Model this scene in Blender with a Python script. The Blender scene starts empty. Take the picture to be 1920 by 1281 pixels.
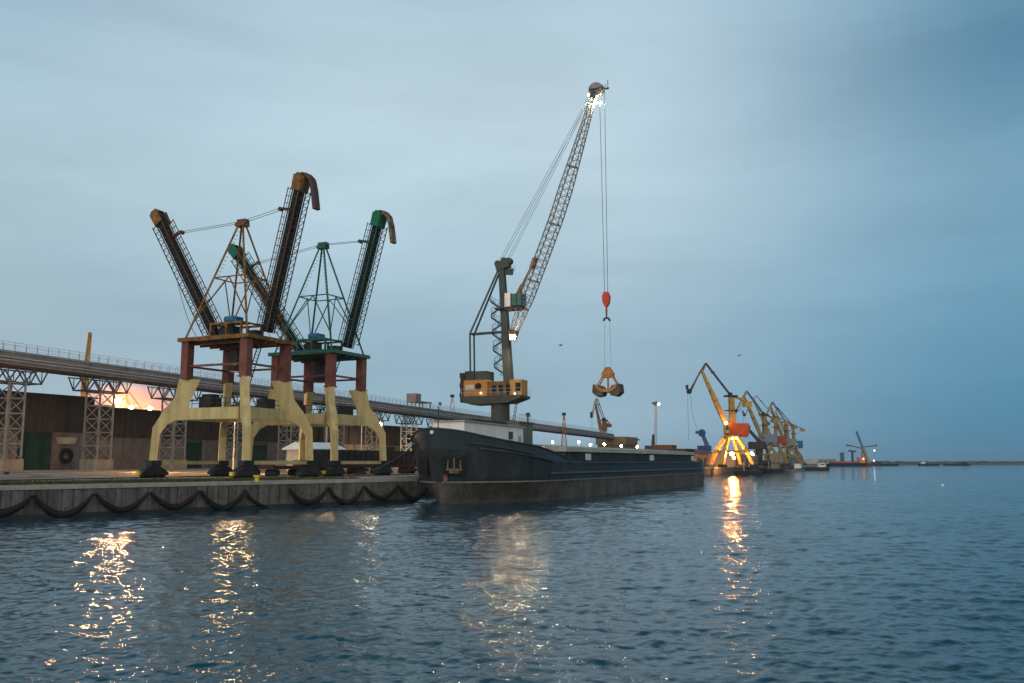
import bpy, math, random
from mathutils import Vector as V, Matrix
import numpy as np
random.seed(7)
C = bpy.context.scene.collection
SC = bpy.context.scene

# ------------------------------------------------------------------ camera
CAM_H = 4.3
PITCH = math.atan((866 - 640.5) / 1706.67)
cd = bpy.data.cameras.new('camera'); cam = bpy.data.objects.new('camera', cd); C.objects.link(cam)
cd.sensor_width = 36; cd.lens = 32; cd.clip_end = 20000; cd.clip_start = 0.5
cam.location = (0, 0, CAM_H); cam.rotation_euler = (math.pi / 2 + PITCH, 0, 0)
SC.camera = cam

# ------------------------------------------------------------------ world: dusk sky under thin overcast
def lin(r, g, b, k=1.0):
    f = lambda c: (c / 255 / 12.92 if c <= 10 else ((c / 255 + .055) / 1.055) ** 2.4) * k
    return (f(r), f(g), f(b), 1)
W = bpy.data.worlds.new('World'); SC.world = W; W.use_nodes = True
nt = W.node_tree; nt.nodes.clear()
def N(t, **k):
    n = nt.nodes.new(t)
    for a, b in k.items(): setattr(n, a, b)
    return n
def L(a, b): nt.links.new(a, b)
def math_(op, a, b=None, c=None, clamp=False):
    n = N('ShaderNodeMath', operation=op, use_clamp=clamp)
    for i, x in enumerate((a, b, c)):
        if x is None: continue
        if isinstance(x, (int, float)): n.inputs[i].default_value = x
        else: L(x, n.inputs[i])
    return n.outputs[0]
def ramp(fac, stops):
    n = N('ShaderNodeValToRGB'); r = n.color_ramp; r.interpolation = 'B_SPLINE'
    while len(r.elements) < len(stops): r.elements.new(.5)
    for e, (p, c) in zip(r.elements, stops): e.position = p; e.color = c
    L(fac, n.inputs[0]); return n.outputs[0]
def smooth(x, a, b):
    n = N('ShaderNodeMapRange', interpolation_type='SMOOTHSTEP'); L(x, n.inputs[0])
    n.inputs[1].default_value = a; n.inputs[2].default_value = b; return n.outputs[0]
def mixc(f, a, b, mode='MIX'):
    n = N('ShaderNodeMix', data_type='RGBA', blend_type=mode)
    if isinstance(f, (int, float)): n.inputs[0].default_value = f
    else: L(f, n.inputs[0])
    for i, x in ((6, a), (7, b)):
        if isinstance(x, tuple): n.inputs[i].default_value = x
        else: L(x, n.inputs[i])
    return n.outputs[2]
tc = N('ShaderNodeTexCoord'); sep = N('ShaderNodeSeparateXYZ'); L(tc.outputs['Generated'], sep.inputs[0])
X, Y, Z = sep.outputs
leftr = ramp(Z, [(0, lin(160, 182, 196)), (.18, lin(163, 186, 199)), (.30, lin(176, 202, 214)), (.40, lin(162, 190, 206)), (.5, lin(138, 167, 188)), (.66, lin(96, 140, 168)), (1, lin(60, 104, 138))])
midr = ramp(Z, [(0, lin(146, 175, 193)), (.13, lin(146, 176, 195)), (.25, lin(182, 207, 219)), (.35, lin(190, 212, 224)), (.5, lin(177, 201, 215)), (.66, lin(104, 148, 176)), (1, lin(60, 104, 138))])
rightr = ramp(Z, [(0, lin(62, 122, 156)), (.08, lin(70, 130, 162)), (.26, lin(130, 170, 193)), (.33, lin(106, 151, 178)), (.40, lin(76, 126, 157)), (.50, lin(126, 170, 194)), (.7, lin(80, 126, 156)), (1, lin(60, 104, 138))])
base = mixc(smooth(X, .08, .50), mixc(smooth(X, -.52, -.15), leftr, midr), rightr)
# high thin cloud in long level streaks
mp = N('ShaderNodeMapping'); L(tc.outputs['Generated'], mp.inputs[0]); mp.inputs['Scale'].default_value = (1.5, 1.5, 7.5); mp.inputs['Location'].default_value = (3.1, .4, 1.3)
no = N('ShaderNodeTexNoise'); L(mp.outputs[0], no.inputs[0]); no.inputs['Scale'].default_value = 1.5; no.inputs['Detail'].default_value = 5; no.inputs['Roughness'].default_value = .5; no.inputs['Distortion'].default_value = .6
no2 = N('ShaderNodeTexNoise'); L(mp.outputs[0], no2.inputs[0]); no2.inputs['Scale'].default_value = 5.5; no2.inputs['Detail'].default_value = 6; no2.inputs['Distortion'].default_value = .5
cl = math_('ADD', math_('MULTIPLY_ADD', no.outputs[0], .36, .765), math_('MULTIPLY', no2.outputs[0], .11))
cc = N('ShaderNodeCombineColor')
for i in range(3): L(cl, cc.inputs[i])
base = mixc(1.0, base, cc.outputs[0], 'MULTIPLY')
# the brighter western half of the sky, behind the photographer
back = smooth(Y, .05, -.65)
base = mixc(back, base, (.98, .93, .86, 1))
sky = N('ShaderNodeTexSky', sky_type='NISHITA'); sky.sun_disc = False
SUN_EL, SUN_AZ = math.radians(14), math.radians(205)   # azimuth clockwise from +Y
sky.sun_elevation = SUN_EL; sky.sun_rotation = SUN_AZ
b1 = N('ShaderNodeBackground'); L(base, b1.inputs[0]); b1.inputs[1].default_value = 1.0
b2 = N('ShaderNodeBackground'); L(sky.outputs[0], b2.inputs[0]); b2.inputs[1].default_value = 0.004
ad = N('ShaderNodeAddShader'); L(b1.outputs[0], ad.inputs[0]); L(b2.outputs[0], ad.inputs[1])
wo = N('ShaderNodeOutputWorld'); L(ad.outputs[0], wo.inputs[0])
sd = bpy.data.lights.new('sun', 'SUN'); sd.energy = 0.8; sd.angle = math.radians(30); sd.color = (1, .93, .82)
so = bpy.data.objects.new('sun', sd); C.objects.link(so)
dv = V((math.sin(SUN_AZ) * math.cos(SUN_EL), math.cos(SUN_AZ) * math.cos(SUN_EL), math.sin(SUN_EL)))
so.rotation_euler = (-dv).to_track_quat('-Z', 'Y').to_euler(); so.location = dv * 500
vs = SC.view_settings; vs.view_transform = 'Standard'; vs.look = 'None'; vs.exposure = 0; vs.gamma = 1; vs.use_curve_mapping = False
SC.cycles.max_bounces = 6; SC.cycles.use_denoising = True; SC.cycles.sample_clamp_indirect = 6

# ------------------------------------------------------------------ materials
MATS = {}
def mat(name, col, rough=.65, metal=0, var=.22, scale=.7, rust=None, amt=.45, streak=0, bump=0, rscale=1.3):
    if name in MATS: return MATS[name]
    m = bpy.data.materials.new(name); m.use_nodes = True; t = m.node_tree; t.nodes.clear()
    def n(ty, **k):
        x = t.nodes.new(ty)
        for a, b in k.items(): setattr(x, a, b)
        return x
    l = t.links.new
    out = n('ShaderNodeOutputMaterial'); p = n('ShaderNodeBsdfPrincipled'); l(p.outputs[0], out.inputs[0])
    p.inputs['Specular IOR Level'].default_value = .5 if rough < .2 else .22 if rough < .5 else .12; p.inputs['Roughness'].default_value = rough; p.inputs['Metallic'].default_value = metal
    tcd = n('ShaderNodeTexCoord')
    nz = n('ShaderNodeTexNoise'); l(tcd.outputs['Object'], nz.inputs[0]); nz.inputs['Scale'].default_value = scale; nz.inputs['Detail'].default_value = 7; nz.inputs['Roughness'].default_value = .62
    r = n('ShaderNodeValToRGB'); l(nz.outputs[0], r.inputs[0])
    r.color_ramp.elements[0].position = .3; r.color_ramp.elements[1].position = .7
    r.color_ramp.elements[0].color = (*[c * (1 - var) for c in col], 1); r.color_ramp.elements[1].color = (*[min(1, c * (1 + var)) for c in col], 1)
    c = r.outputs[0]
    if streak:
        mpp = n('ShaderNodeMapping'); l(tcd.outputs['Object'], mpp.inputs[0]); mpp.inputs['Scale'].default_value = (1.4, 1.4, .09)
        n2 = n('ShaderNodeTexNoise'); l(mpp.outputs[0], n2.inputs[0]); n2.inputs['Scale'].default_value = 1.1; n2.inputs['Detail'].default_value = 5
        r2 = n('ShaderNodeMapRange'); l(n2.outputs[0], r2.inputs[0]); r2.inputs[1].default_value = .32; r2.inputs[2].default_value = .68; r2.inputs[3].default_value = 1 - streak; r2.inputs[4].default_value = 1 + streak * .4
        mm = n('ShaderNodeMix', data_type='RGBA', blend_type='MULTIPLY'); mm.inputs[0].default_value = 1
        cb = n('ShaderNodeCombineColor')
        for i in range(3): l(r2.outputs[0], cb.inputs[i])
        l(c, mm.inputs[6]); l(cb.outputs[0], mm.inputs[7]); c = mm.outputs[2]
    if rust:
        n3 = n('ShaderNodeTexNoise'); l(tcd.outputs['Object'], n3.inputs[0]); n3.inputs['Scale'].default_value = rscale; n3.inputs['Detail'].default_value = 8; n3.inputs['Roughness'].default_value = .7
        r3 = n('ShaderNodeMapRange'); l(n3.outputs[0], r3.inputs[0]); r3.inputs[1].default_value = 1 - amt - .07; r3.inputs[2].default_value = 1 - amt + .07
        m3 = n('ShaderNodeMix', data_type='RGBA'); l(r3.outputs[0], m3.inputs[0]); l(c, m3.inputs[6]); m3.inputs[7].default_value = (*rust, 1); c = m3.outputs[2]
    l(c, p.inputs['Base Color'])
    if bump:
        bp = n('ShaderNodeBump'); l(nz.outputs[0], bp.inputs['Height']); bp.inputs['Distance'].default_value = bump; bp.inputs['Strength'].default_value = .8; l(bp.outputs[0], p.inputs['Normal'])
    MATS[name] = m; return m
def glow(name, col, strength):
    if name in MATS: return MATS[name]
    m = bpy.data.materials.new(name); m.use_nodes = True; t = m.node_tree; t.nodes.clear()
    o = t.nodes.new('ShaderNodeOutputMaterial'); e = t.nodes.new('ShaderNodeEmission'); e.inputs[0].default_value = (*col, 1); e.inputs[1].default_value = strength
    t.links.new(e.outputs[0], o.inputs[0]); MATS[name] = m; return m
RUST = (.11, .045, .022)
YEL = mat('portal_yellow_paint', (.47, .39, .19), .6, 0, .10, .8, (.20, .13, .06), .33, .24, 0, 2.4)
RED = mat('column_red_oxide', (.17, .066, .055), .6, 0, .18, .7, (.10, .04, .03), .42, .15)
OCH = mat('rusty_ochre_steel', (.20, .115, .038), .65, 0, .25, 1.2, RUST, .48)
GRN = mat('green_crane_paint', (.022, .115, .085), .55, 0, .25, 1.0, (.05, .05, .03), .40)
DGR = mat('faded_green_truss', (.055, .085, .06), .65, 0, .25, 1.0, (.12, .08, .04), .45)
BRN = mat('rusty_brown_truss', (.085, .05, .032), .7, 0, .3, 1.2, RUST, .5)
BLK = mat('black_rubber_belt', (.012, .014, .015), .7, 0, .3, 1.0)
DRK = mat('dark_machine_steel', (.03, .034, .036), .6, .2, .3, .9, RUST, .40)
DECKP = mat('dark_deck_plate', (.035, .035, .03), .8, 0, .3, .8)
BLU = mat('blue_winch_paint', (.03, .13, .24), .5, 0, .2, 1)
CONC = mat('quay_concrete', (.132, .124, .115), .85, 0, .28, .45, (.07, .062, .055), .42, .5, .02)
COPE = mat('cope_concrete', (.30, .28, .255), .85, 0, .22, .8, None, 0, 0, .01)
FOOT = mat('footing_concrete', (.22, .20, .17), .85, 0, .2, .7, None, 0, .2)
APR = mat('apron_concrete', (.24, .21, .175), .9, 0, .25, .12, (.10, .085, .06), .46, 0, 0, .25)
RUB = mat('fender_rubber', (.016, .017, .018), .75, 0, .3, 2)
GALV = mat('galvanised_steel', (.33, .35, .36), .5, .3, .15, .8, (.2, .13, .08), .34)
LITSTL = mat('lit_trestle_steel', (.46, .46, .42), .55, 0, .15, .8, (.24, .15, .08), .38)  # paler steel for one trestle: the lamplight on it is put into the colour
SHEET = mat('gallery_sheeting', (.19, .20, .205), .55, .1, .2, .35, (.14, .11, .085), .33, .2)
BRICK = mat('brown_cladding', (.053, .045, .040), .85, 0, .22, .5, None, 0, .25)
WALLC = mat('warehouse_concrete_wall', (.155, .138, .122), .88, 0, .25, .3, (.11, .085, .07), .42, .25, 0, .5)
ROOF = mat('tarred_roof', (.06, .055, .05), .85, 0, .25, .3)
DOORG = mat('green_sheet_door', (.014, .046, .032), .6, 0, .2, .8, None, 0, .3)
WHT = mat('white_paint', (.72, .70, .66), .5, 0, .08, .6, (.4, .3, .2), .30, .1)
WHTB = mat('white_board', (.55, .56, .56), .5, 0, .05, .6)
GGR = mat('grey_green_paint', (.13, .145, .115), .6, 0, .15, .5, None, 0, .2)
HULL = mat('slate_hull_paint', (.033, .044, .050), .5, 0, .35, .3, (.034, .032, .029), .45, .35, .012, .6)
HULL2 = mat('slate_bulwark_paint', (.037, .051, .058), .45, 0, .15, .4, None, 0, .12)
BELT = mat('hull_belt_antifouling', (.105, .098, .083), .65, 0, .25, .4, (.065, .055, .045), .46, .25, .012, .35)
STRK = mat('strake_edge', (.15, .15, .135), .55, 0, .25, .8)
HATCH = mat('hatch_cover_grey', (.30, .31, .28), .6, 0, .15, .4, (.2, .16, .11), .36)
DGREY = mat('dark_grey_green_steel', (.04, .05, .045), .6, 0, .2, .6)
REDP = mat('red_paint', (.42, .045, .03), .45, 0, .15, .8)
ORG = mat('orange_machine_paint', (.40, .20, .055), .5, 0, .12, .5, (.2, .1, .04), .32)
ORGB = mat('orange_grab_steel', (.42, .18, .06), .6, 0, .25, 1.2, RUST, .45)
MGRY = mat('crane_grey_green', (.058, .066, .060), .55, .1, .18, .6, (.08, .06, .045), .35)
LATT = mat('lattice_grey', (.21, .205, .20), .55, .2, .2, .7, (.12, .08, .06), .45)
GLASS = mat('green_cab_glass', (.02, .10, .08), .12, 0, .2, 1)
WIN = mat('dark_window_glass', (.015, .02, .024), .12, 0, .2, 1)
ROPE = mat('steel_wire_rope', (.10, .13, .16), .5, .3, .1, 1)
CYEL = mat('crane_yellow_paint', (.40, .245, .06), .55, 0, .15, .5, (.16, .08, .03), .40)
COCH = mat('crane_dull_ochre', (.25, .19, .085), .6, 0, .2, .5, (.14, .09, .05), .42)
CBRN = mat('crane_brown_rust', (.26, .13, .055), .6, 0, .2, .5, RUST, .42)
RORG = mat('red_orange_house', (.34, .075, .026), .5, 0, .12, .4)
SLATE = mat('slate_blue_house', (.15, .19, .26), .5, 0, .12, .4)
TEAL = mat('teal_blue_house', (.015, .13, .24), .5, 0, .1, .4)
NAVY = mat('navy_blue_steel', (.03, .055, .15), .5, 0, .15, .5)
WAGD = mat('dark_wagon_steel', (.03, .04, .042), .7, 0, .25, .6, (.05, .03, .025), .42)
WAGR = mat('red_brown_wagon', (.07, .03, .026), .7, 0, .25, .6)
SAND = mat('sandy_shed_wall', (.36, .25, .16), .8, 0, .2, .3, None, 0, .15)
BRROOF = mat('red_brown_roof', (.14, .06, .042), .8, 0, .2, .5)
BRK = mat('breakwater_stone', (.075, .08, .08), .9, 0, .4, .05)
LBLU = mat('pale_blue_roof', (.42, .52, .58), .5, 0, .1, .6)
GULL = mat('gull_feathers', (.12, .12, .125), .7, 0, .2, 4)
GRASSM = mat('quay_grass_blades', (.055, .06, .022), .8, 0, .4, .5)
LAMP_O = glow('sodium_lamp', (1, .50, .24), 620)
LAMP_W = glow('warm_white_lamp', (1, .76, .48), 110)
LAMP_P = glow('pink_white_lamp', (1, .70, .52), 110)
LAMP_F = glow('far_tower_lamp', (1, .85, .75), 40)
LAMP_T = glow('tip_floodlight', (1, .84, .60), 1500)

# ------------------------------------------------------------------ mesh builder
UP = V((0, 0, 1))
class MB:
    def __init__(s): s.v = []; s.f = []
    def add(s, vs, fs):
        o = len(s.v); s.v += [tuple(x) for x in vs]; s.f += [tuple(i + o for i in f) for f in fs]; return s
    def hexa(s, a, b):   # two matching quads
        return s.add(list(a) + list(b), [(3, 2, 1, 0), (4, 5, 6, 7), (0, 1, 5, 4), (1, 2, 6, 5), (2, 3, 7, 6), (3, 0, 4, 7)])
    def box(s, x0, x1, y0, y1, z0, z1):
        return s.hexa([(x0, y0, z0), (x1, y0, z0), (x1, y1, z0), (x0, y1, z0)], [(x0, y0, z1), (x1, y0, z1), (x1, y1, z1), (x0, y1, z1)])
    def bar(s, p, q, w, h=None, up=UP, w2=None, h2=None):
        p, q = V(p), V(q); h = h or w; w2 = w2 or w; h2 = h2 or h; d = (q - p)
        if d.length < 1e-6: return s
        d.normalize()
        if abs(d.dot(up)) > .98: up = V((0, 1, 0)) if abs(d.y) < .9 else V((1, 0, 0))
        a = d.cross(up).normalized(); b = a.cross(d)
        r = lambda o, w, h: [o - a * w / 2 - b * h / 2, o + a * w / 2 - b * h / 2, o + a * w / 2 + b * h / 2, o - a * w / 2 + b * h / 2]
        return s.hexa(r(p, w, h), r(q, w2, h2))
    def tube(s, pts, r, n=6, r2=None):
        pts = [V(p) for p in pts]; o = len(s.v); m = len(pts)
        for i, p in enumerate(pts):
            d = (pts[min(i + 1, m - 1)] - pts[max(i - 1, 0)]).normalized()
            u = UP if abs(d.dot(UP)) < .95 else V((1, 0, 0))
            a = d.cross(u).normalized(); b = a.cross(d)
            rr = r if r2 is None else r + (r2 - r) * i / (m - 1)
            for k in range(n):
                t = 2 * math.pi * k / n; s.v.append(tuple(p + a * rr * math.cos(t) + b * rr * math.sin(t)))
        for i in range(m - 1):
            for k in range(n):
                k2 = (k + 1) % n; s.f.append((o + i * n + k, o + i * n + k2, o + i * n + n + k2, o + i * n + n + k))
        s.f.append(tuple(o + k for k in range(n))[::-1]); s.f.append(tuple(o + (m - 1) * n + k for k in range(n))); return s
    def prism(s, poly, O, ex, ey, t):     # polygon in the plane O, ex, ey; thickness t centred on it
        O, ex, ey = V(O), V(ex), V(ey); ez = ex.cross(ey).normalized(); n = len(poly); o = len(s.v)
        for k in (-.5, .5):
            for a, b in poly: s.v.append(tuple(O + ex * a + ey * b + ez * t * k))
        s.f.append(tuple(o + i for i in range(n))[::-1]); s.f.append(tuple(o + n + i for i in range(n)))
        for i in range(n):
            j = (i + 1) % n; s.f.append((o + i, o + j, o + n + j, o + n + i))
        return s
    def ball(s, c, r, nu=8, nv=5, sx=1, sy=1, sz=1):
        c = V(c); o = len(s.v)
        for i in range(nv + 1):
            th = math.pi * i / nv
            for k in range(nu):
                ph = 2 * math.pi * k / nu
                s.v.append((c.x + sx * r * math.sin(th) * math.cos(ph), c.y + sy * r * math.sin(th) * math.sin(ph), c.z + sz * r * math.cos(th)))
        for i in range(nv):
            for k in range(nu):
                k2 = (k + 1) % nu; s.f.append((o + i * nu + k, o + (i + 1) * nu + k, o + (i + 1) * nu + k2, o + i * nu + k2))
        return s
    def truss(s, p, q, off, w, n, wb=None):      # one lattice panel between chord p-q and chord p+off, q+off; zigzag web
        p, q, off = V(p), V(q), V(off); wb = wb or w * .7
        s.bar(p, q, w); s.bar(p + off, q + off, w)
        for i in range(n):
            a = p.lerp(q, i / n); b = p.lerp(q, (i + .5) / n); c = p.lerp(q, (i + 1) / n)
            s.bar(a, b + off, wb); s.bar(b + off, c, wb)
        return s
    def build(s, name, m, parent=None, smooth=False):
        me = bpy.data.meshes.new(name); me.from_pydata(s.v, [], s.f); me.update()
        if smooth: me.polygons.foreach_set('use_smooth', [True] * len(me.polygons))
        me.materials.append(m); o = bpy.data.objects.new(name, me); C.objects.link(o)
        if parent is not None: o.parent = parent
        return o
def tag(o, label, cat, group=None):
    o['label'] = label; o['category'] = cat
    if group: o['group'] = group
    return o
def thing(name, label, cat, loc=(0, 0, 0), rz=0, group=None, scale=1):
    o = bpy.data.objects.new(name, None); C.objects.link(o); o.empty_display_size = .5
    o.location = loc; o.rotation_euler = (0, 0, rz); o.scale = (scale,) * 3
    return tag(o, label, cat, group)
def struct(o): o['kind'] = 'structure'; return o
def kids(o): return list(o.children)
def dup(root, loc, rz, label, group=None, scale=1):
    r = root.copy(); C.objects.link(r); r.location = loc; r.rotation_euler = (0, 0, rz); r.scale = (scale,) * 3; r['label'] = label
    if group: r['group'] = group
    for ch in kids(root):
        c = ch.copy(); C.objects.link(c); c.parent = r
        for g in kids(ch):
            d = g.copy(); C.objects.link(d); d.parent = c
    return r

# pixel of the photograph -> world point at depth Y (used to survey where things stand)
FPX = 1706.67
def P(px, py, D):
    a = (px - 960) / FPX; b = -(py - 640.5) / FPX
    d = V((a, math.cos(PITCH) - b * math.sin(PITCH), math.sin(PITCH) + b * math.cos(PITCH)))
    return d * (D / d.y) + V((0, 0, CAM_H))
def G(px, py, z):
    d = P(px, py, 1) - V((0, 0, CAM_H)); return d * ((z - CAM_H) / d.z) + V((0, 0, CAM_H))

# ------------------------------------------------------------------ water
QZ = 2.5
def water_mat():
    m = bpy.data.materials.new('harbour_water'); m.use_nodes = True; t = m.node_tree; t.nodes.clear()
    n = lambda ty: t.nodes.new(ty)
    out = n('ShaderNodeOutputMaterial'); p = n('ShaderNodeBsdfPrincipled'); t.links.new(p.outputs[0], out.inputs[0])
    p.inputs['Base Color'].default_value = (.004, .040, .060, 1); p.inputs['Roughness'].default_value = .06; p.inputs['IOR'].default_value = 1.33
    p.inputs['Specular Tint'].default_value = (.36, .79, .96, 1)
    tcd = n('ShaderNodeTexCoord'); last = None
    for sc, dist, stretch, det in ((.7, .10, 1.1, 2), (2.0, .050, 1.1, 3), (5.5, .030, 1.0, 3)):
        mpp = n('ShaderNodeMapping'); t.links.new(tcd.outputs['Object'], mpp.inputs[0])
        mpp.inputs['Rotation'].default_value = (0, 0, .25 + sc * .1); mpp.inputs['Scale'].default_value = (1, stretch, 1); mpp.inputs['Location'].default_value = (sc * 31, 7, 0)
        nz = n('ShaderNodeTexNoise'); t.links.new(mpp.outputs[0], nz.inputs[0]); nz.inputs['Scale'].default_value = sc; nz.inputs['Detail'].default_value = det; nz.inputs['Roughness'].default_value = .5; nz.inputs['Distortion'].default_value = .4
        bp = n('ShaderNodeBump'); bp.inputs['Strength'].default_value = 1; bp.inputs['Distance'].default_value = dist; t.links.new(nz.outputs[0], bp.inputs['Height'])
        if sc > 1:      # wind patches: ruffled here, slick there
            if last is not None and sc < 3:
                gm_ = n('ShaderNodeMapping'); t.links.new(tcd.outputs['Object'], gm_.inputs[0]); gm_.inputs['Scale'].default_value = (.035, .06, 1); gm_.inputs['Rotation'].default_value = (0, 0, .4)
                gn = n('ShaderNodeTexNoise'); t.links.new(gm_.outputs[0], gn.inputs[0]); gn.inputs['Scale'].default_value = 1; gn.inputs['Detail'].default_value = 3
                gr = n('ShaderNodeMapRange'); t.links.new(gn.outputs[0], gr.inputs[0]); gr.inputs[1].default_value = .35; gr.inputs[2].default_value = .65; gr.inputs[3].default_value = .25; gr.inputs[4].default_value = 1
            t.links.new(gr.outputs[0], bp.inputs['Strength'])
        if last: t.links.new(last.outputs[0], bp.inputs['Normal'])
        last = bp
    t.links.new(last.outputs[0], p.inputs['Normal'])
    return m
def water_mesh():
    # one sheet: real wavelets where the water is near, flat and wide beyond
    rng = np.random.default_rng(5); NR, NC = 900, 820
    ys = 14 * (240 / 14) ** (np.arange(NR) / (NR - 1)); ax = np.linspace(-.70, .70, NC)
    Yg, Ag = np.meshgrid(ys, ax, indexing='ij'); Xg = Ag * Yg; Zg = np.zeros_like(Xg)
    for k in range(110):
        lam = .30 * (2.6 / .30) ** rng.random() ** 1.1; th = math.radians(72) + rng.normal() * .75; kk = 2 * math.pi / lam
        amp = .0027 * lam ** .9 * (.5 + rng.random())
        ph = kk * (Xg * math.cos(th) + Yg * math.sin(th)) + rng.random() * 6.28
        res = np.clip((lam * 120 / Yg - .9) / .8, 0, 1)        # leave out what the grid could not carry
        Zg += amp * res * (np.sin(ph) + .25 * np.sin(2 * ph + .6))
    ri = np.minimum(np.arange(NR) / 12., (NR - 1 - np.arange(NR)) / 60.)[:, None]; ci = np.minimum(np.arange(NC), NC - 1 - np.arange(NC))[None] / 12.
    e = np.minimum(ri, ci)
    Zg *= np.clip(e, 0, 1)
    co = np.stack([Xg, Yg, Zg], -1).reshape(-1, 3)
    idx = np.arange(NR * NC).reshape(NR, NC)
    q = np.stack([idx[:-1, :-1], idx[:-1, 1:], idx[1:, 1:], idx[1:, :-1]], -1).reshape(-1, 4)
    nb = NR * NC; co = np.vstack([co, [[-3000, -200, 0], [3000, -200, 0], [3000, 4500, 0], [-3000, 4500, 0]]])
    a, b, c, d = idx[0, 0], idx[0, -1], idx[-1, -1], idx[-1, 0]
    q = np.vstack([q, [[nb, nb + 1, b, a], [b, nb + 1, nb + 2, c], [d, c, nb + 2, nb + 3], [nb, a, d, nb + 3]]])
    me = bpy.data.meshes.new('water'); me.vertices.add(len(co)); me.vertices.foreach_set('co', co.ravel())
    me.loops.add(q.size); me.loops.foreach_set('vertex_index', q.ravel().astype(np.int32))
    me.polygons.add(len(q)); me.polygons.foreach_set('loop_start', np.arange(0, q.size, 4, dtype=np.int32)); me.polygons.foreach_set('loop_total', np.full(len(q), 4, dtype=np.int32))
    sm = np.ones(len(q), dtype=bool); sm[-4:] = False; me.polygons.foreach_set('use_smooth', sm)
    me.update(calc_edges=True); me.validate(); me.materials.append(water_mat())
    o = bpy.data.objects.new('water', me); C.objects.link(o); return struct(o)
water_mesh()

# ------------------------------------------------------------------ quay ground
A = V((-38.2, 69.07, 0)); B = V((-10.55, 101.47, 0)); AB = (B - A).normalized()
E0 = A - AB * 60
U = V((.419, .908, 0)).normalized(); VV = V((-U.y, U.x, 0)); RZ = math.atan2(U.y, U.x)
N0 = V((-28.4, 97.6, 0))
def uv(s, b, z=0): return N0 + U * s + VV * b + V((0, 0, z))
poly = [E0, B, V((-16.5, 104.5, 0)), V((17, 184, 0)), V((63, 287, 0)), V((163, 530, 0)), V((176, 585, 0)), V((-700, 640, 0)), V((-700, 10, 0))]
g = MB(); g.add([(p.x, p.y, QZ) for p in poly], [tuple(range(len(poly)))]); struct(g.build('quay_apron', APR))
y = MB()
for b0, z0, b1, z1 in ((21, QZ + .004, 48, 3.0), (48, 3.0, 500, 3.004)):
    y.add([uv(-110, b0, z0), uv(330, b0, z0), uv(330, b1, z1), uv(-110, b1, z1)], [(0, 1, 2, 3)])
struct(y.build('yard_ground', APR))

def quay_wall(label, pts, group):
    t = thing('quay_wall', label, 'quay wall', (0, 0, 0), 0, group)
    w = MB(); c = MB(); wt = MB()
    for a, b in zip(pts, pts[1:]):
        d = (b - a).normalized(); n = V((-d.y, d.x, 0)); Lg = (b - a).length
        for o0, o1, z0, z1, mb in ((0, 1.2, -2, QZ - .32, w),):
            mb.hexa([a + n * o0 + UP * z0, b + n * o0 + UP * z0, b + n * o1 + UP * z0, a + n * o1 + UP * z0], [a + n * o0 + UP * z1, b + n * o0 + UP * z1, b + n * o1 + UP * z1, a + n * o1 + UP * z1])
        k = 0.0
        while k < Lg - 1.3 and a.y < 110:      # vertical pile faces standing proud of the wall
            ww = random.uniform(.7, 1.15); pr = random.uniform(.05, .12)
            p0 = a + d * (k + .06) - n * pr; p1 = a + d * (k + ww - .06) - n * pr
            w.hexa([p0 + UP * -2, p1 + UP * -2, p1 + n * (pr + .1) + UP * -2, p0 + n * (pr + .1) + UP * -2], [p0 + UP * (QZ - .36), p1 + UP * (QZ - .36), p1 + n * (pr + .1) + UP * (QZ - .36), p0 + n * (pr + .1) + UP * (QZ - .36)])
            k += ww
        k = 0.0
        while k < Lg - .01:
            k2 = min(k + 6.0, Lg); p0 = a + d * (k + .012); p1 = a + d * (k2 - .012)
            c.hexa([p0 - n * .16 + UP * (QZ - .319), p1 - n * .16 + UP * (QZ - .319), p1 + n * .9 + UP * (QZ - .319), p0 + n * .9 + UP * (QZ - .319)], [p0 - n * .16 + UP * (QZ + .03), p1 - n * .16 + UP * (QZ + .03), p1 + n * .9 + UP * (QZ + .03), p0 + n * .9 + UP * (QZ + .03)])
            k = k2
    for a, b in zip(pts, pts[1:]):
        d = (b - a).normalized(); n = V((-d.y, d.x, 0)); o0 = .26 if a.y < 102 else .16
        wt.hexa([a - n * o0 + UP * -2.1, b - n * o0 + UP * -2.1, b + n * .1 + UP * -2.1, a + n * .1 + UP * -2.1], [a - n * (o0 - .08) + UP * .32, b - n * (o0 - .08) + UP * .32, b + n * .1 + UP * .32, a + n * .1 + UP * .32])
    wt.build('tide_band', mat('wet_algae_band', (.022, .026, .022), .35, 0, .4, .8), t)
    w.build('pile_face', CONC, t); c.build('cope', COPE, t); return t
quay_wall('concrete quay wall hung with rubber fenders in front of the ochre bulk loader', [E0, B], 'quay walls')
quay_wall('dark quay wall behind the moored barge, running on to the lit yellow crane', [B + V((-.6, .3, 0)), V((-16.5, 104.5, 0)), V((17, 184, 0)), V((63, 287, 0)), V((163, 530, 0)), V((176, 585, 0))], 'quay walls')

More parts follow.
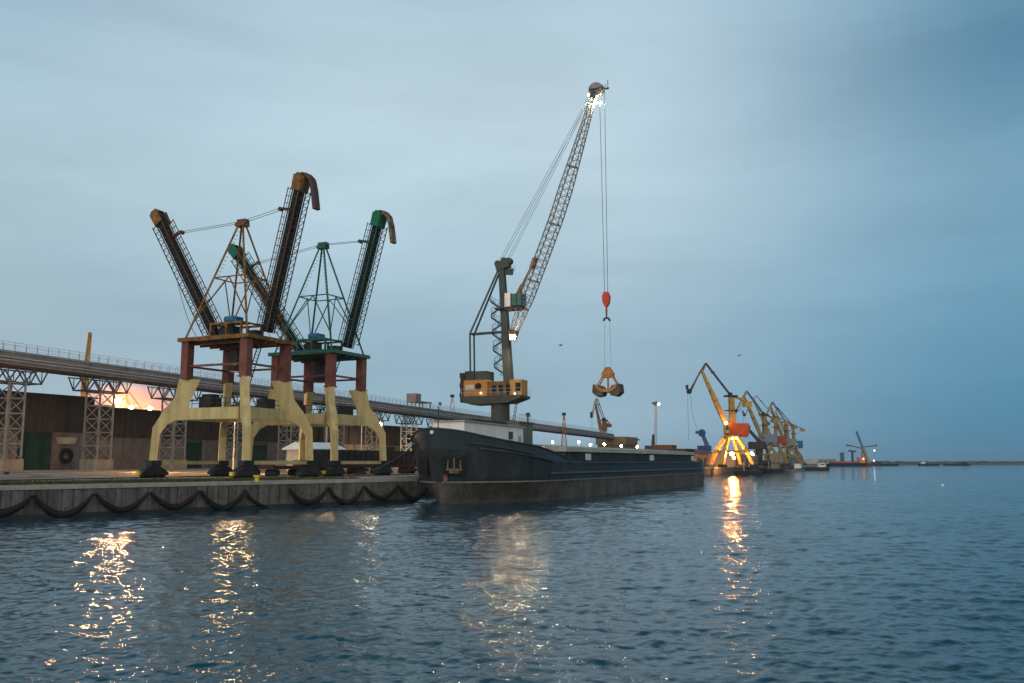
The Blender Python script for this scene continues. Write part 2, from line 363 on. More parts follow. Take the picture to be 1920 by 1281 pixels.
# sagging hose fenders along the wall
nrm = V((AB.y, -AB.x, 0))
fend_lab = ['below the trestle at the near end of the wall', 'next to the near end of the wall', 'below the green shed door', 'below the tyre on the shed wall', 'below the second trestle foot', 'below the loader landside leg',
            'below the middle of the ochre loader', 'below the waterside leg of the ochre loader', 'hanging loose from one end only', 'below the gap between the two loaders', 'below the green loader first leg', 'below the grain wagon', 'next to the bow of the barge']
for i in range(-3, 9):
    w0 = 2.1 + 4.55 * i * 1.03; a = A + AB * (w0 + .1) + nrm * .36; b = A + AB * (w0 + 4.6) + nrm * .36
    mb = MB(); pts = []
    loose = i == 4
    for k in range(15):
        t = k / 14
        if loose: q = a + AB * (2.2 * t ** 1.6); z = 1.55 - 1.5 * t ** .8 + .0
        else: q = a.lerp(b, t); z = 1.75 - (1.42 + .17 * math.sin(i * 2.3 + 1)) * (1 - abs(2 * t - 1) ** 1.75) ** (.85 + .1 * math.sin(i))
        pts.append(q + UP * z)
    for k in range(14):        # tyre-like segments: fat in the middle of each, pinched at the joints
        m_ = pts[k].lerp(pts[k + 1], .5); r = .10 + .18 * (1 + .2 * math.sin(i * 5.1)) * math.sin(math.pi * (k + .5) / 14) ** .8 * (1 if not loose else .3)
        mb.tube([pts[k], pts[k].lerp(m_, .3), m_, pts[k + 1].lerp(m_, .3), pts[k + 1]], r, 8)
    tag(mb.build('hose_fender', RUB, None, True), 'black rubber fender ' + fend_lab[i + 3] if not loose else 'black rubber fender on the quay wall hanging loose from one end', 'fender', 'rubber fenders on the quay wall')

# grass along the cope: nobody could count it
gm = MB()
for k in range(13000):
    t = random.uniform(-14, 36); off = abs(random.gauss(3.0, 2.6)) + .95
    dens = .5 + .5 * math.sin(t * .9) * math.sin(t * .37 + 1)
    if random.random() > .25 + dens or t > 22 and random.random() < .7: continue
    q = A + AB * t - nrm * off; h = random.uniform(.08, .34); a = random.uniform(0, 6.28); d = V((math.cos(a), math.sin(a), 0)) * random.uniform(.05, .12); le = V((random.uniform(-.1, .1), random.uniform(-.1, .1), h))
    z = UP * QZ
    gm.add([q - d + z, q + d + z, q + le + z], [(0, 1, 2)])
o = gm.build('grass', GRASSM); o['kind'] = 'stuff'; tag(o, 'dull green grass growing along the top of the quay wall', 'grass')

# crane rails
for bb, lab in ((-.0, 'waterside steel crane rail under the two bulk loaders'), (13.6, 'landside steel crane rail under the two bulk loaders')):
    mb = MB(); mb.bar(uv(-40, bb, QZ + .05), uv(45, bb, QZ + .05), .12, .1); tag(mb.build('crane_rail', DRK), lab, 'rail', 'crane rails')

# ------------------------------------------------------------------ the two bulk loaders
def loader(label, s0, top, truss_w, truss_l, headm, chutem, tip_w, tip_l, apex_z):
    t = thing('bulk_loader', label, 'loader crane', uv(s0, 6.75, QZ), RZ, 'bulk loaders on the quay')
    cx, cy = 3.4, 4.3
    prof = [(-1.55, 11.2), (.75, 11.2), (1.15, 9.05), (2.3, 7.5), (3.35, 5.6), (3.55, 1.95), (2.72, 1.95), (2.6, 4.85), (1.85, 5.95), (.95, 6.5), (-.45, 6.5), (-.45, 8.6)]
    for sx in (-1, 1):
        for sy in (-1, 1):
            d = V((sx * .66, sy * .75, 0)).normalized(); O = V((sx * cx, sy * cy, 0))
            MB().prism(prof, O, d, UP, .8).build('portal_leg', YEL, t)
            col = MB(); col.box(sx * cx - .5, sx * cx + .5, sy * cy - .5, sy * cy + .5, 11.2, 15.5); col.box(sx * cx - .62, sx * cx + .62, sy * cy - .62, sy * cy + .62, 11.15, 11.32)
            col.build('column', RED, t)
            f = O + d * 3.1
            bg = MB(); bg.box(f.x - .75, f.x + .75, f.y - .5, f.y + .5, 1.35, 1.95)
            bg.prism([(-1.9, .55), (-1.3, 1.0), (-.3, 1.42), (.3, 1.42), (1.3, 1.0), (1.9, .55), (1.9, .3), (-1.9, .3)], (f.x, f.y, 0), (1, 0, 0), UP, .9)
            bgo = bg.build('bogie', DRK, t)
            for k in (-1.35, -.45, .45, 1.35):
                MB().tube([(f.x + k, f.y - .28, .42), (f.x + k, f.y + .28, .42)], .36, 14).build('wheel', DRK, bgo)
            MB().box(f.x + sx * 1.9, f.x + sx * 2.25, f.y - .2, f.y + .2, .35, .75).build('buffer', mat('buffer_yellow', (.6, .48, .06), .5), bgo)
    for sy in (-1, 1):
        b_ = MB(); b_.box(-cx + .35, cx - .35, sy * cy - .42, sy * cy + .42, 6.52, 7.83)
        b_.build('portal_beam', YEL, t)
        fy = sy * (cy + 3.1 * .75)
        MB().box(-cx - 1.6, cx + 1.6, fy - .22, fy + .22, 1.5, 1.9).build('sill_beam', YEL, t)
    for sx in (-1, 1):
        MB().box(sx * cx - .42, sx * cx + .42, -cy + .4, cy - .4, 6.54, 7.85).build('portal_beam', YEL, t)
    rg = MB()
    for a, b in (((-cx, -cy), (cx, -cy)), ((cx, -cy), (cx, cy)), ((cx, cy), (-cx, cy)), ((-cx, cy), (-cx, -cy))):
        rg.bar((a[0], a[1], 12.7), (b[0], b[1], 12.7), .2, .24)
    rg.build('brace_ring', RED, t)
    # walkway and kit on the portal beams
    wk = MB()
    for sx in (-1, 1):
        for z in (8.4, 8.95): wk.bar((sx * cx + .4, -cy + .6, z), (sx * cx + .4, cy - .6, z), .06)
        for k in range(7): wk.bar((sx * cx + .4, -cy + .6 + k * 1.23, 7.8), (sx * cx + .4, -cy + .6 + k * 1.23, 8.95), .06)
    wk.build('handrail', DRK, t)
    MB().box(-1.6, .2, 2.2, 4.0, 7.86, 9.3).box(-1.4, 0, 2.4, 3.8, 9.3, 9.6).build('switch_cabinet', DRK, t)
    MB().box(.6, 2.2, -4.0, -2.6, 7.86, 9.0).build('motor_box', DRK, t)
    # platform
    pf = MB(); pf.box(-4.0, 4.0, -4.95, 4.95, 15.52, 15.62)
    pf.build('platform_deck', DECKP, t)
    ed = MB()
    for sy in (-1, 1): ed.box(-4.2, 4.2, sy * 5.05 - .12, sy * 5.05 + .12, 15.5, 15.95)
    for sx in (-1, 1): ed.box(sx * 4.1 - .12, sx * 4.1 + .12, -4.92, 4.92, 15.49, 15.93)
    for k in (-2.5, -.8, .8, 2.5): ed.box(k - .1, k + .1, -4.9, 4.9, 15.2, 15.5)
    ed.build('platform_frame', top, t)
    hp = MB(); hp.tube([(0, 0, 12.5), (0, 0, 15.4)], .85, 14); hp.tube([(0, 0, 12.2), (0, 0, 12.5)], 1.05, 14); hp.tube([(0, 0, 14.8), (0, 0, 15.45)], 1.3, 14)
    hp.build('feed_hopper', DRK, t)
    st = MB()
    for s_ in (-.35, .35): st.bar((2.6 + s_, 1.6, 8.0), (2.0 + s_, -1.6, 15.4), .09)
    for k in range(22): st.bar((2.25 - .6 * k / 21, 1.6 - 3.2 * k / 21, 8.0 + 7.4 * k / 21), (2.95 - .6 * k / 21, 1.6 - 3.2 * k / 21, 8.0 + 7.4 * k / 21), .07)
    st.build('ladder', DRK, t)
    # machinery frame, winch
    fr = MB()
    X0, X1, Y0, Y1, Z0, Z1 = -2.4, 1.2, -2.6, 1.9, 15.95, 17.6
    for x in (X0, X1):
        for yy in (Y0, -.4, Y1): fr.bar((x, yy, Z0), (x, yy, Z1), .22)
        fr.bar((x, Y0 - .11, Z1), (x, Y1 + .11, Z1), .24); fr.bar((x, Y0, Z0 + .2), (x, Y1, Z0 + .2), .18)
    for yy in (Y0, Y1): fr.bar((X0, yy, Z1 + .01), (X1, yy, Z1 + .01), .2); fr.bar((X0, yy, Z0 + .21), (X1, yy, Z0 + .21), .16)
    fr.box(X0 + .3, X1 - .8, -1.3, Y1 - .2, Z1 + .12, Z1 + .2)
    fr.build('machinery_frame', top, t)
    ds = MB(); ds.tube([(-1.8, .8, 16.8), (.8, .8, 16.8)], .55, 12); ds.box(-1.6, -.4, -.6, .4, 15.95, 17.4); ds.box(0, 1.0, -2.6, -1.3, 15.95, 17.0); ds.build('drive_drum', DRK, t)
    wi = MB(); wi.tube([(-1.1, -.5, 18.25), (-1.1, .9, 18.25)], .4, 12); wi.box(-1.4, -.2, -.9, -.52, 17.83, 18.5); wi.box(-1.6, .4, -1.0, 1.2, 17.81, 17.9); wi.build('winch', BLU, t)
    # tripod-like mast of four raking legs
    ms = MB(); apx = {}
    for sx in (-1, 1):
        for sy in (-1, 1):
            ms.bar((sx * 3.6, sy * 4.5, 15.95), (sx * .22, sy * .28, apex_z), .21, .21)
            apx[sx, sy] = (V((sx * 3.6, sy * 4.5, 15.95)), V((sx * .22, sy * .28, apex_z)))
    zt = .52; R = {k: a.lerp(b, zt) for k, (a, b) in apx.items()}
    for k1, k2 in (((-1, -1), (1, -1)), ((1, -1), (1, 1)), ((1, 1), (-1, 1)), ((-1, 1), (-1, -1))):
        ms.bar(R[k1], R[k2], .13); m_ = R[k1].lerp(R[k2], .5)
        ms.bar(m_, apx[k1][0].lerp(apx[k1][1], .16), .11); ms.bar(m_, apx[k2][0].lerp(apx[k2][1], .16), .11)
    for k in (-1, 1):
        for q in range(14): ms.bar(apx[-1, k][0].lerp(apx[-1, k][1], .55 + q * .032) + V((0, -.3 * k, -.1)), apx[-1, k][0].lerp(apx[-1, k][1], .55 + q * .032) + V((.35, -.3 * k, -.1)), .05)
    ms.build('mast', top, t)
    ah = MB(); ah.box(-.5, .5, -.7, .7, apex_z - .35, apex_z + .1)
    for k in (-.45, 0, .45): ah.tube([(-.3, k - .08, apex_z + .25), (.3, k - .08, apex_z + .25)], .3, 10)
    ah.build('mast_head', top, t)
    # conveyor arms
    wm_ = mat('dark_walkway_steel', (.030, .026, .023), .7, 0, .3, 1.2, RUST, .36) if top is OCH else mat('dark_green_walkway', (.02, .05, .042), .7, 0, .3, 1.2)
    def arm(base, tip, tm, water):
        base, tip = V(base), V(tip); d = (tip - base).normalized(); x = V((1, 0, 0)); p = x.cross(d).normalized()
        if p.z < 0: p = -p
        Lg = (tip - base).length
        ar = MB()
        for sx in (-.66, .66):
            for sp in (-.46, .46): ar.bar(base + x * sx + p * sp, tip + x * sx + p * sp, .11, .11, p)
        for k in range(12):
            q = base.lerp(tip, (k + .5) / 12); ar.bar(q - x * .68 - p * .5, q - x * .68 + p * .5, .07, .07, d)
        root = ar.build('conveyor_arm', tm, t)
        wk_ = MB()
        for sx in (-.66, .66):       # open lattice walkways above and below the trough
            for sp, w in ((1.15, .08), (-1.15, .09)):
                wk_.bar(base.lerp(tip, .03) + x * sx + p * sp, base.lerp(tip, .93) + x * sx + p * sp, w, w, p)
                for k in range(20):
                    q = base.lerp(tip, .04 + .88 * k / 19) + x * sx
                    wk_.bar(q + p * (.4 if sp > 0 else -.4), q + p * sp, .07, .07, x)
                    if sp < 0 and k < 19: wk_.bar(q - p * .4, base.lerp(tip, .04 + .88 * (k + 1) / 19) + x * sx + p * sp, .06, .06, x)
            wk_.bar(base.lerp(tip, .03) + x * sx + p * .78, base.lerp(tip, .93) + x * sx + p * .78, .05, .05, p)
        wk_.build('walkway', wm_, root)
        be = MB(); be.bar(base, tip, 1.2, .7, p); be.build('belt', BLK, root)
        hd = MB()
        for sx in (-.78, .78): hd.prism([(-.6, -1.5), (.6, -1.5), (.68, .25), (.2, .45), (-.68, .25)], tip + x * sx, p, d, .12)
        hd.bar(tip + d * .25 - p * .75, tip - d * 1.6 - p * .65, 1.4, .1, p); hd.bar(tip + d * .5 - p * .5, tip + d * .5 + p * .4, 1.5, .12, d)
        hd.build('arm_head', headm, root)
        MB().tube([tip - x * .6 - d * .3, tip + x * .6 - d * .3], .5, 12).build('head_pulley', DRK, root)
        if water:
            out = V((0, -1, 0))
            pts = [tip + d * .5 - p * .0, tip + out * .9 + UP * .25, tip + out * 1.45 - UP * .35, tip + out * 1.8 - UP * 1.6, tip + out * 2.15 - UP * 3.9]
            ch = MB()
            for a, b in zip(pts, pts[1:]): ch.bar(a, b, .95, .42, out + UP * .3)
            ch.build('chute', chutem, root)
        # stay from the mast head to a bracket on the arm
        q = base.lerp(tip, .80) + p * (1.1 if not water else 1.1)
        s_ = V((0, apex_z * 0, 0)); sd_ = V((0, -base.y / abs(base.y), 0))
        br = MB(); br.bar(base.lerp(tip, .80) , q + sd_ * 1.0 + UP * .1, .3, .22); br.bar(base.lerp(tip, .77), q + sd_ * .6, .12); br.tube([q + sd_ * 1.0 - x * .25, q + sd_ * 1.0 + x * .25], .26, 8); br.build('stay_bracket', tm, root)
        sy_ = MB()
        for k in (-.3, .3): sy_.tube([V((k, 0, apex_z + .2)), q + sd_ * 1.0 + x * k], .035, 5)
        sy_.build('stay_rope', ROPE, t)
    arm((0, -4.3, 16.6), tip_w, truss_w, True)
    arm((0, 3.2, 16.4), tip_l, truss_l, False)
    ho = MB(); a = V((0, tip_l[1] * .62, tip_l[2] * .72)); b = V((-1, 5.0, 16)); ho.tube([a.lerp(b, k / 10) + V((0, 1.4 * (1 - k / 10), -1.6 * math.sin(math.pi * k / 10) * .5)) for k in range(11)], .035, 5); ho.build('hanging_cable', DRK, t)
    return t
loader('ochre and rust bulk loader with two raised conveyor arms on a yellow portal', 5.75, OCH, mat('dark_ochre_chord', (.10, .062, .028), .65, 0, .25, 1.2, RUST, .45), BRN, OCH, mat('brown_chute', (.075, .05, .045), .6, 0, .2, 1), (0, -8.6, 34.3), (0, 13.5, 32.5), 29.9)
loader('green topped bulk loader with conveyor arms on a yellow portal, behind the ochre loader', 5.75 + 15.8, GRN, GRN, DGR, mat('bright_green_head', (.010, .12, .072), .5, 0, .2, 1), mat('tan_chute', (.20, .15, .085), .6, 0, .3, .7, (.06, .04, .035), .5), (0, -9.0, 33.8), (0, 15.2, 31.7), 30.6)

# ------------------------------------------------------------------ conveyor gallery on trestles
T1 = P(180, 880, 150); T1.z = 0
def gal(s, b, z): return T1 + U * s + VV * b + UP * z
def gz(s): return 20.7 - .0165 * (s + 17)
GS0, GS1 = -44, 262
t = thing('conveyor_gallery', 'long grey covered conveyor gallery running on trestles over the sheds', 'conveyor gallery', T1, RZ)
def lz(s): return gz(s)
bd = MB()
bd.prism([(-1.5, -2.1), (1.5, -2.1), (1.5, -.35), (.9, 0), (-.9, 0), (-1.5, -.35)], (0, 0, 0), (0, 1, 0), UP, 1)   # replaced below by swept section
bd = MB(); sec = [(-1.5, -2.1), (1.5, -2.1), (1.5, -.4), (.8, 0), (-.8, 0), (-1.5, -.4)]
n = len(sec)
bd.add([(GS0, a, lz(GS0) + b) for a, b in sec] + [(GS1, a, lz(GS1) + b) for a, b in sec], [tuple(range(n))[::-1], tuple(range(n, 2 * n))] + [(i, (i + 1) % n, n + (i + 1) % n, n + i) for i in range(n)])
for k in range(int((GS1 - GS0) / 3)):
    s = GS0 + 1.5 + 3 * k; bd.bar((s, -1.53, lz(s) - 2.05), (s, -1.53, lz(s) - .4), .1, .06)
for yy in (-1.62, 1.62): bd.bar((GS0, yy, lz(GS0) - .42), (GS1, yy, lz(GS1) - .42), .2, .12); bd.bar((GS0, yy, lz(GS0) - 2.12), (GS1, yy, lz(GS1) - 2.12), .2, .14)
bd.build('gallery_body', SHEET, t)
ub = MB()
for yy in (-1.2, 1.2): ub.bar((GS0, yy, lz(GS0) - 2.3), (GS1, yy, lz(GS1) - 2.3), .3, .4)
for k in range(150):
    s = GS0 + 2 + 2 * k; ub.bar((s, -1.2, lz(s) - 2.3), (s, 1.2, lz(s) - 2.3), .14)
ub.build('floor_beam', mat('gallery_floor_steel', (.055, .055, .055), .7, 0, .25, .6, (.14, .085, .05), .45), t)
pp = MB()
for yy, zz in ((-1.75, -1.6), (-1.7, -1.15)): pp.tube([(GS0, yy, lz(GS0) + zz), (GS1, yy, lz(GS1) + zz)], .12, 6)
pp.build('pipe', GALV, t)
rl = MB()
for yy in (-1.2, 1.2):
    for zz in (.55, 1.15): rl.bar((GS0, yy, lz(GS0) + zz), (GS1, yy, lz(GS1) + zz), .05)
    for k in range(int((GS1 - GS0) / 1.9)):
        s = GS0 + .5 + 1.9 * k; rl.bar((s, yy, lz(s) - .25), (s, yy, lz(s) + 1.15), .06)
rl.build('railing', GALV, t)
vh = MB(); s = 101; z = lz(s); vh.box(s - 2.4, s + .4, -1.4, 1.4, z + 1.1, z + 3.4); vh.box(s + .4, s + 6, -1.5, 1.5, z + 1.2, z + 1.5)
for k in (-2.2, 0, 5.7):
    for yy in (-1.2, 1.2): vh.bar((s + k, yy, z - .2), (s + k, yy, z + 1.2), .25)
vh.build('vent_house', mat('vent_house_grey', (.2, .17, .15), .7), t)
place = ['nearest the camera, before the green door', 'beside the green door and orange glow', 'seen through the legs of the ochre loader', 'behind the near leg of the ochre loader', 'in the gap between the two loaders', 'behind the green loader', 'behind the portal beam of the green loader', 'lit yellow between the green loader and the bow', 'hidden half behind the bow of the barge', 'behind the white deckhouse', 'behind the grey deck locker']
def trestle(i):
    s = 16.3 * (i - 1); o = gal(s, 0, 3.0); H = gz(s) - 3.0 - 2.5
    t = thing('trestle_tower', 'pale steel lattice trestle under the gallery ' + place[i], 'trestle', o, RZ, 'trestles under the gallery')
    MB().box(-1.7, 1.7, -1.9, 1.9, 0, 1.7).build('footing', FOOT, t)
    m = LITSTL if i == 7 else mat('weathered_trestle_steel', (.20, .20, .19), .6, .1, .2, .8, (.13, .09, .06), .40)
    fr = MB(); hx, hy = 1.35, 1.6; zt = H - 2.3; nb = 5
    for sx in (-1, 1):
        for sy in (-1, 1): fr.bar((sx * hx, sy * hy, 1.7), (sx * hx, sy * hy, zt), .24)
    for k in range(nb):
        z0 = 1.7 + (zt - 1.7) * k / nb; z1 = 1.7 + (zt - 1.7) * (k + 1) / nb
        for a, b in (((-hx, -hy), (hx, -hy)), ((hx, -hy), (hx, hy)), ((hx, hy), (-hx, hy)), ((-hx, hy), (-hx, -hy))):
            fr.bar((*a, z1), (*b, z1), .16); p, q = (a, b) if k % 2 else (b, a)
            fr.bar((*p, z0), (*q, z1), .13)
    fr.build('tower_frame', m, t)
    hd = MB()
    for yy in (-1.3, 1.3):
        zl, zu = zt + .12, H - .22; pts = [(-5.2, zu), (-4.2, zl), (-2.8, zu), (-1.4, zl), (0, zu), (1.4, zl), (2.8, zu), (4.2, zl), (5.2, zu)]
        for a, b in zip(pts, pts[1:]): hd.bar((a[0], yy, a[1]), (b[0], yy, b[1]), .16)
        hd.bar((-5.3, yy, zu), (5.3, yy, zu), .18); hd.bar((-4.3, yy, zl), (4.3, yy, zl), .22)
        for a in (-4.2, -1.4, 1.4, 4.2): hd.bar((a, yy, zl), (a, yy, zu), .1)
    for a in (-4.2, -1.4, 1.4, 4.2): hd.bar((a, -1.3, zl), (a, 1.3, zl), .14)
    hd.build('head_truss', MATS['gallery_floor_steel'], t)
for i in range(11): trestle(i)

# ------------------------------------------------------------------ warehouses behind the gallery
def warehouse(name, label, s0, s1, b0, depth, h, split, doors, canopy=None, roofh=.6):
    t = thing(name, label, 'warehouse', uv(0, 0, 3.0) * 1, RZ)
    o = t.location
    ext = MB()
    # wall with real door openings
    xs = sorted([s0, s1] + [v for d in doors for v in d[:2]])
    for a, b in zip(xs, xs[1:]):
        op = next((d for d in doors if abs(d[0] - a) < .01), None)
        zb = op[2] if op else 0
        ext.box(a, b, b0, b0 + .4, zb, split)
    ext.box(s0, s0 + .4, b0 + .4, b0 + depth, 0, split); ext.box(s1 - .4, s1, b0 + .4, b0 + depth, 0, split)
    k = s0 + 1
    while k < s1: # concrete bays
        if not any(d[0] - .5 < k < d[1] + .5 for d in doors): ext.box(k - .2, k + .2, b0 - .12, b0, 0, split - .003)
        k += 6
    for z in (2.2, 4.2):
        for a, b in zip(xs, xs[1:]):
            if not any(abs(d[0] - a) < .01 for d in doors): ext.box(a + .01, b - .01, b0 - .03, b0, z, z + .06)
    ext.build('lower_wall', WALLC, t)
    up = MB(); up.box(s0, s1, b0 - .15, b0 + .3, split, h); up.box(s0, s0 + .35, b0 + .3, b0 + depth, split, h); up.box(s1 - .35, s1, b0 + .3, b0 + depth, split, h)
    k = s0 + .6
    while k < s1: up.box(k, k + .12, b0 - .2, b0 - .15, split + .05, h - .05); k += 1.2
    up.build('upper_cladding', BRICK, t)
    rf = MB(); rf.prism([(b0 - .5, h), (b0 + depth / 2, h + roofh), (b0 + depth, h), (b0 + depth, h + .25), (b0 + depth / 2, h + roofh + .3), (b0 - .5, h + .25)], ((s0 + s1) / 2, 0, 0), (0, 1, 0), UP, s1 - s0 + .8)
    rf.build('roof', ROOF, t)
    gu = MB(); gu.box(s0 - .3, s1 + .3, b0 - .68, b0 - .5, h - .02, h + .2); k = s0 + 4
    while k < s1: gu.box(k, k + .12, b0 - .34, b0 - .22, split, h - .05); k += 12
    gu.build('gutter', DRK, t)
    for d in doors:
        fm = MB(); fm.box(d[0] - .25, d[0], b0 - .1, b0 + .1, 0, d[2] + .25); fm.box(d[1], d[1] + .25, b0 - .1, b0 + .1, 0, d[2] + .25); fm.box(d[0], d[1], b0 - .1, b0 + .1, d[2] + .002, d[2] + .25); fm.build('door_frame', DRK, t)
        dr = MB(); dr.box(d[0] + .03, d[1] - .03, b0 + .15, b0 + .25, 0, d[2] - .02)
        x = d[0] + .5
        while x < d[1] - .3: dr.box(x, x + .1, b0 + .1, b0 + .15, .1, d[2] - .1); x += .8
        dr.build('door', d[3], t)
    if canopy:
        for c in canopy: MB().prism([(-1.6, .5), (1.6, .5), (1.2, -.6), (-1.2, -.6)], (c, b0 - .75, split - 1.4), (1, 0, 0), UP, 1.1).build('canopy', mat('pale_canopy', (.38, .35, .27), .7), t)
    return t
BW = 65.2
warehouse('warehouse', 'brown clad warehouse with green sheet doors behind the first trestles', 3, 36.2, BW, 40, 12.1, 6.2, [(22.4, 28, 5.9, DOORG)], [30.5], 1.0)
warehouse('warehouse', 'long low brown warehouse seen through the legs of the ochre loader', 36.6, 190, BW + .3, 40, 10.6, 5.6, [(58.8, 62.4, 5.2, DOORG), (77, 82, 5, DOORG), (102, 107, 5, mat('grey_door', (.1, .1, .095), .6)), (128, 134, 5, DOORG)], None, .6)
# tyre hung on the wall, tyres on the ground
def tyre(loc, rz, label, r=.75):
    m = MB(); pts = [(r * math.cos(a) , 0, r * math.sin(a)) for a in [2 * math.pi * k / 20 for k in range(21)]]; m.tube(pts, r * .36, 8)
    o = m.build('tyre', RUB, None, True); o.location = loc; o.rotation_euler = (0, 0, rz); tag(o, label, 'tyre', 'old tyres by the warehouse')
tyre(uv(31.0, BW - .42, 3 + 2.3), RZ, 'black tyre hung on the warehouse wall beside the green door', .95)
tyre(uv(35.6, BW - 4.4, 3.0 + .98), RZ + .3, 'black tyre standing by the footing of the second trestle', .72)

# pale hut, loader, wagons under the portals
t = thing('site_hut', 'pale grey hut with light blue roof behind the green loader portal', 'hut', uv(52, 30, 2.7), RZ)
MB().box(-5, 5, -2, 2, 0, 3.6).build('wall', mat('hut_grey', (.34, .34, .31), .7, 0, .15, .6), t)
MB().prism([(-2.6, 3.6), (2.6, 3.6), (2.6, 3.8), (0, 4.9), (-2.6, 3.8)], (0, 0, 0), (0, 1, 0), UP, 11).build('roof', LBLU, t)
MB().box(-1, .2, -2.06, -2, 0, 2.2).build('door', mat('hut_door', (.2, .22, .22), .6), t)
MB().box(2, 3.6, -2.06, -2, 1.2, 2.4).build('window', WIN, t)
t = thing('wheel_loader', 'small yellow wheel loader parked before the pale hut', 'loader', uv(42.5, 24, 2.6), RZ - .3)
lb = MB(); lb.box(-2.2, .4, -.8, .8, .8, 1.7); lb.box(.4, 2.0, -.6, .6, .8, 1.4); lb.build('body', CYEL, t)
MB().box(-.9, .5, -.75, .75, 1.7, 3.1).build('cab', WIN, t); MB().box(-1.0, .6, -.85, .85, 3.1, 3.25).build('cab_roof', CYEL, t)
MB().prism([(2.1, .2), (3.4, .2), (3.0, 1.5), (2.2, 1.2)], (0, 0, 0), (1, 0, 0), UP, 2.5).build('bucket', CYEL, t)
for x in (-1.4, 1.3):
    for yy in (-1, 1): MB().tube([(x, yy * .95 - .25, .65), (x, yy * .95 + .25, .65)], .65, 14).build('wheel', RUB, t)
def wagon(s, label, body, low):
    t = thing('freight_wagon', label, 'wagon', uv(s, 7.2, QZ), RZ, 'freight wagons on the quay track')
    w = MB(); w.hexa([(-5.6, -1.25, 1.3), (5.6, -1.25, 1.3), (5.6, 1.25, 1.3), (-5.6, 1.25, 1.3)], [(-6.1, -1.4, 3.4), (6.1, -1.4, 3.4), (6.1, 1.4, 3.4), (-6.1, 1.4, 3.4)])
    for k in range(9): w.box(-5.6 + k * 1.4 - .06, -5.6 + k * 1.4 + .06, -1.5, -1.3, 1.4, 3.35)
    w.build('hopper_body', body, t)
    MB().box(-6.3, 6.3, -1.2, 1.2, .95, 1.28).box(-6.6, -6.3, -.15, .15, 1.0, 1.25).box(6.3, 6.6, -.15, .15, 1.0, 1.25).build('underframe', low, t)
    for x in (-4.6, -3.0, 3.0, 4.6): MB().tube([(x, -.85, .5), (x, .85, .5)], .46, 12).build('wheelset', DRK, t)
    for x in (-3.8, 3.8): MB().box(x - 1.4, x + 1.4, -1.15, -.95, .4, .85).build('bogie_frame', DRK, t)
wagon(27.5, 'dark grey hopper wagon standing under the green loader portal', WAGD, WAGR)
wagon(41.0, 'dark red brown hopper wagon standing behind the bow of the barge', mat('wagon_dark_red', (.045, .03, .03), .7, 0, .25, .6), WAGR)
t = thing('rail_trolley', 'low red brown rail trolley between the legs of the two loaders', 'trolley', uv(15.5, 7.2, QZ), RZ)
MB().box(-3.5, 3.5, -1.2, 1.2, .9, 1.3).box(-3.3, -3.1, -1.1, 1.1, 1.3, 2.0).box(3.1, 3.3, -1.1, 1.1, 1.3, 2.0).build('flat_deck', WAGR, t)
for x in (-2.2, 2.2): MB().tube([(x, -.85, .45), (x, .85, .45)], .42, 12).build('wheelset', DRK, t)
for k, (px, py) in enumerate(((482, 903), (12, 894))):
    q = G(px, py, QZ); bo = MB(); bo.tube([(0, 0, 0), (0, 0, .42)], .22, 12); bo.tube([(0, 0, .42), (0, 0, .58)], .36, 12)
    o = bo.build('mooring_bollard', mat('bollard_yellow', (.55, .42, .06), .5) if k == 0 else DRK); o.location = (q.x, q.y, QZ)
    tag(o, ('yellow mooring bollard on the quay edge before the ochre loader', 'black mooring bollard on the grassy quay edge by the near trestle')[k], 'bollard')

# ------------------------------------------------------------------ the moored barge
STEM = V((-7.4, 95.1, 0)); SD = V((.410, .912, 0)).normalized(); SRZ = math.atan2(SD.y, SD.x)
# local frame: x aft from the stem, y to starboard (landward), z up from the water
BH = 7.4; LEN = 94.5
def halfb(k, z):
    u = max(z, 0) / 7.8; k0 = -2.0 * u ** 1.2; Le = 14 + 7 * max(0, 1 - u * 3.2) - 1.0 * u; tt = min(max((k - k0) / Le, 0), 1)
    b = BH * (1 - (1 - tt) ** 2.1) ** (.80 - .14 * u + .3 * max(0, 1 - u * 3.2))
    if k > LEN - 10: b -= .9 * ((k - LEN + 10) / 10) ** 2
    return b
def stemk(z): return -2.0 * (max(z, 0) / 7.8) ** 1.2
def topz(k):
    return float(np.interp(k, [-2.1, 0, 1.2, 3, 5, 7, 9, 11, 13, 15, 17, 19, 21, 95], [7.95, 7.75, 7.5, 7.0, 6.62, 6.35, 6.15, 5.9, 5.6, 5.3, 4.95, 4.62, 4.35, 4.3]))
ship = thing('barge', 'dark slate hulled cargo barge moored bow on to the quay', 'barge', STEM, SRZ)
ks = [0, .12, .35, .7, 1.2, 1.9, 2.8, 4, 5.5, 7, 8.5, 10, 12, 14, 17, 20, 24, 30, 40, 50, 60, 70, 80, 86, 90, LEN]
def hullpart(zfun, name, m, nz=8, inset=0, parent=ship):
    mb = MB(); rows = []
    for i, kk in enumerate(ks):
        row = {}
        for sy in (-1, 1):
            col = []
            for j in range(nz + 1):
                za, zb = zfun(kk); z = za + (zb - za) * j / nz
                kx = stemk(z) + kk * (LEN - stemk(z)) / LEN
                col.append(len(mb.v)); mb.v.append((kx + inset * 0, sy * max(halfb(kx, z) - inset, 0), z))
            row[sy] = col
        rows.append(row)
    for r0, r1 in zip(rows, rows[1:]):
        for j in range(nz):
            mb.f.append((r0[-1][j], r1[-1][j], r1[-1][j + 1], r0[-1][j + 1])); mb.f.append((r0[1][j], r0[1][j + 1], r1[1][j + 1], r1[1][j]))
    e = rows[-1]
    for j in range(nz): mb.f.append((e[-1][j], e[1][j], e[1][j + 1], e[-1][j + 1]))
    return mb.build(name, m, parent, True)
hullpart(lambda k: (-1.5, 2.2), 'boot_topping', BELT, 6)
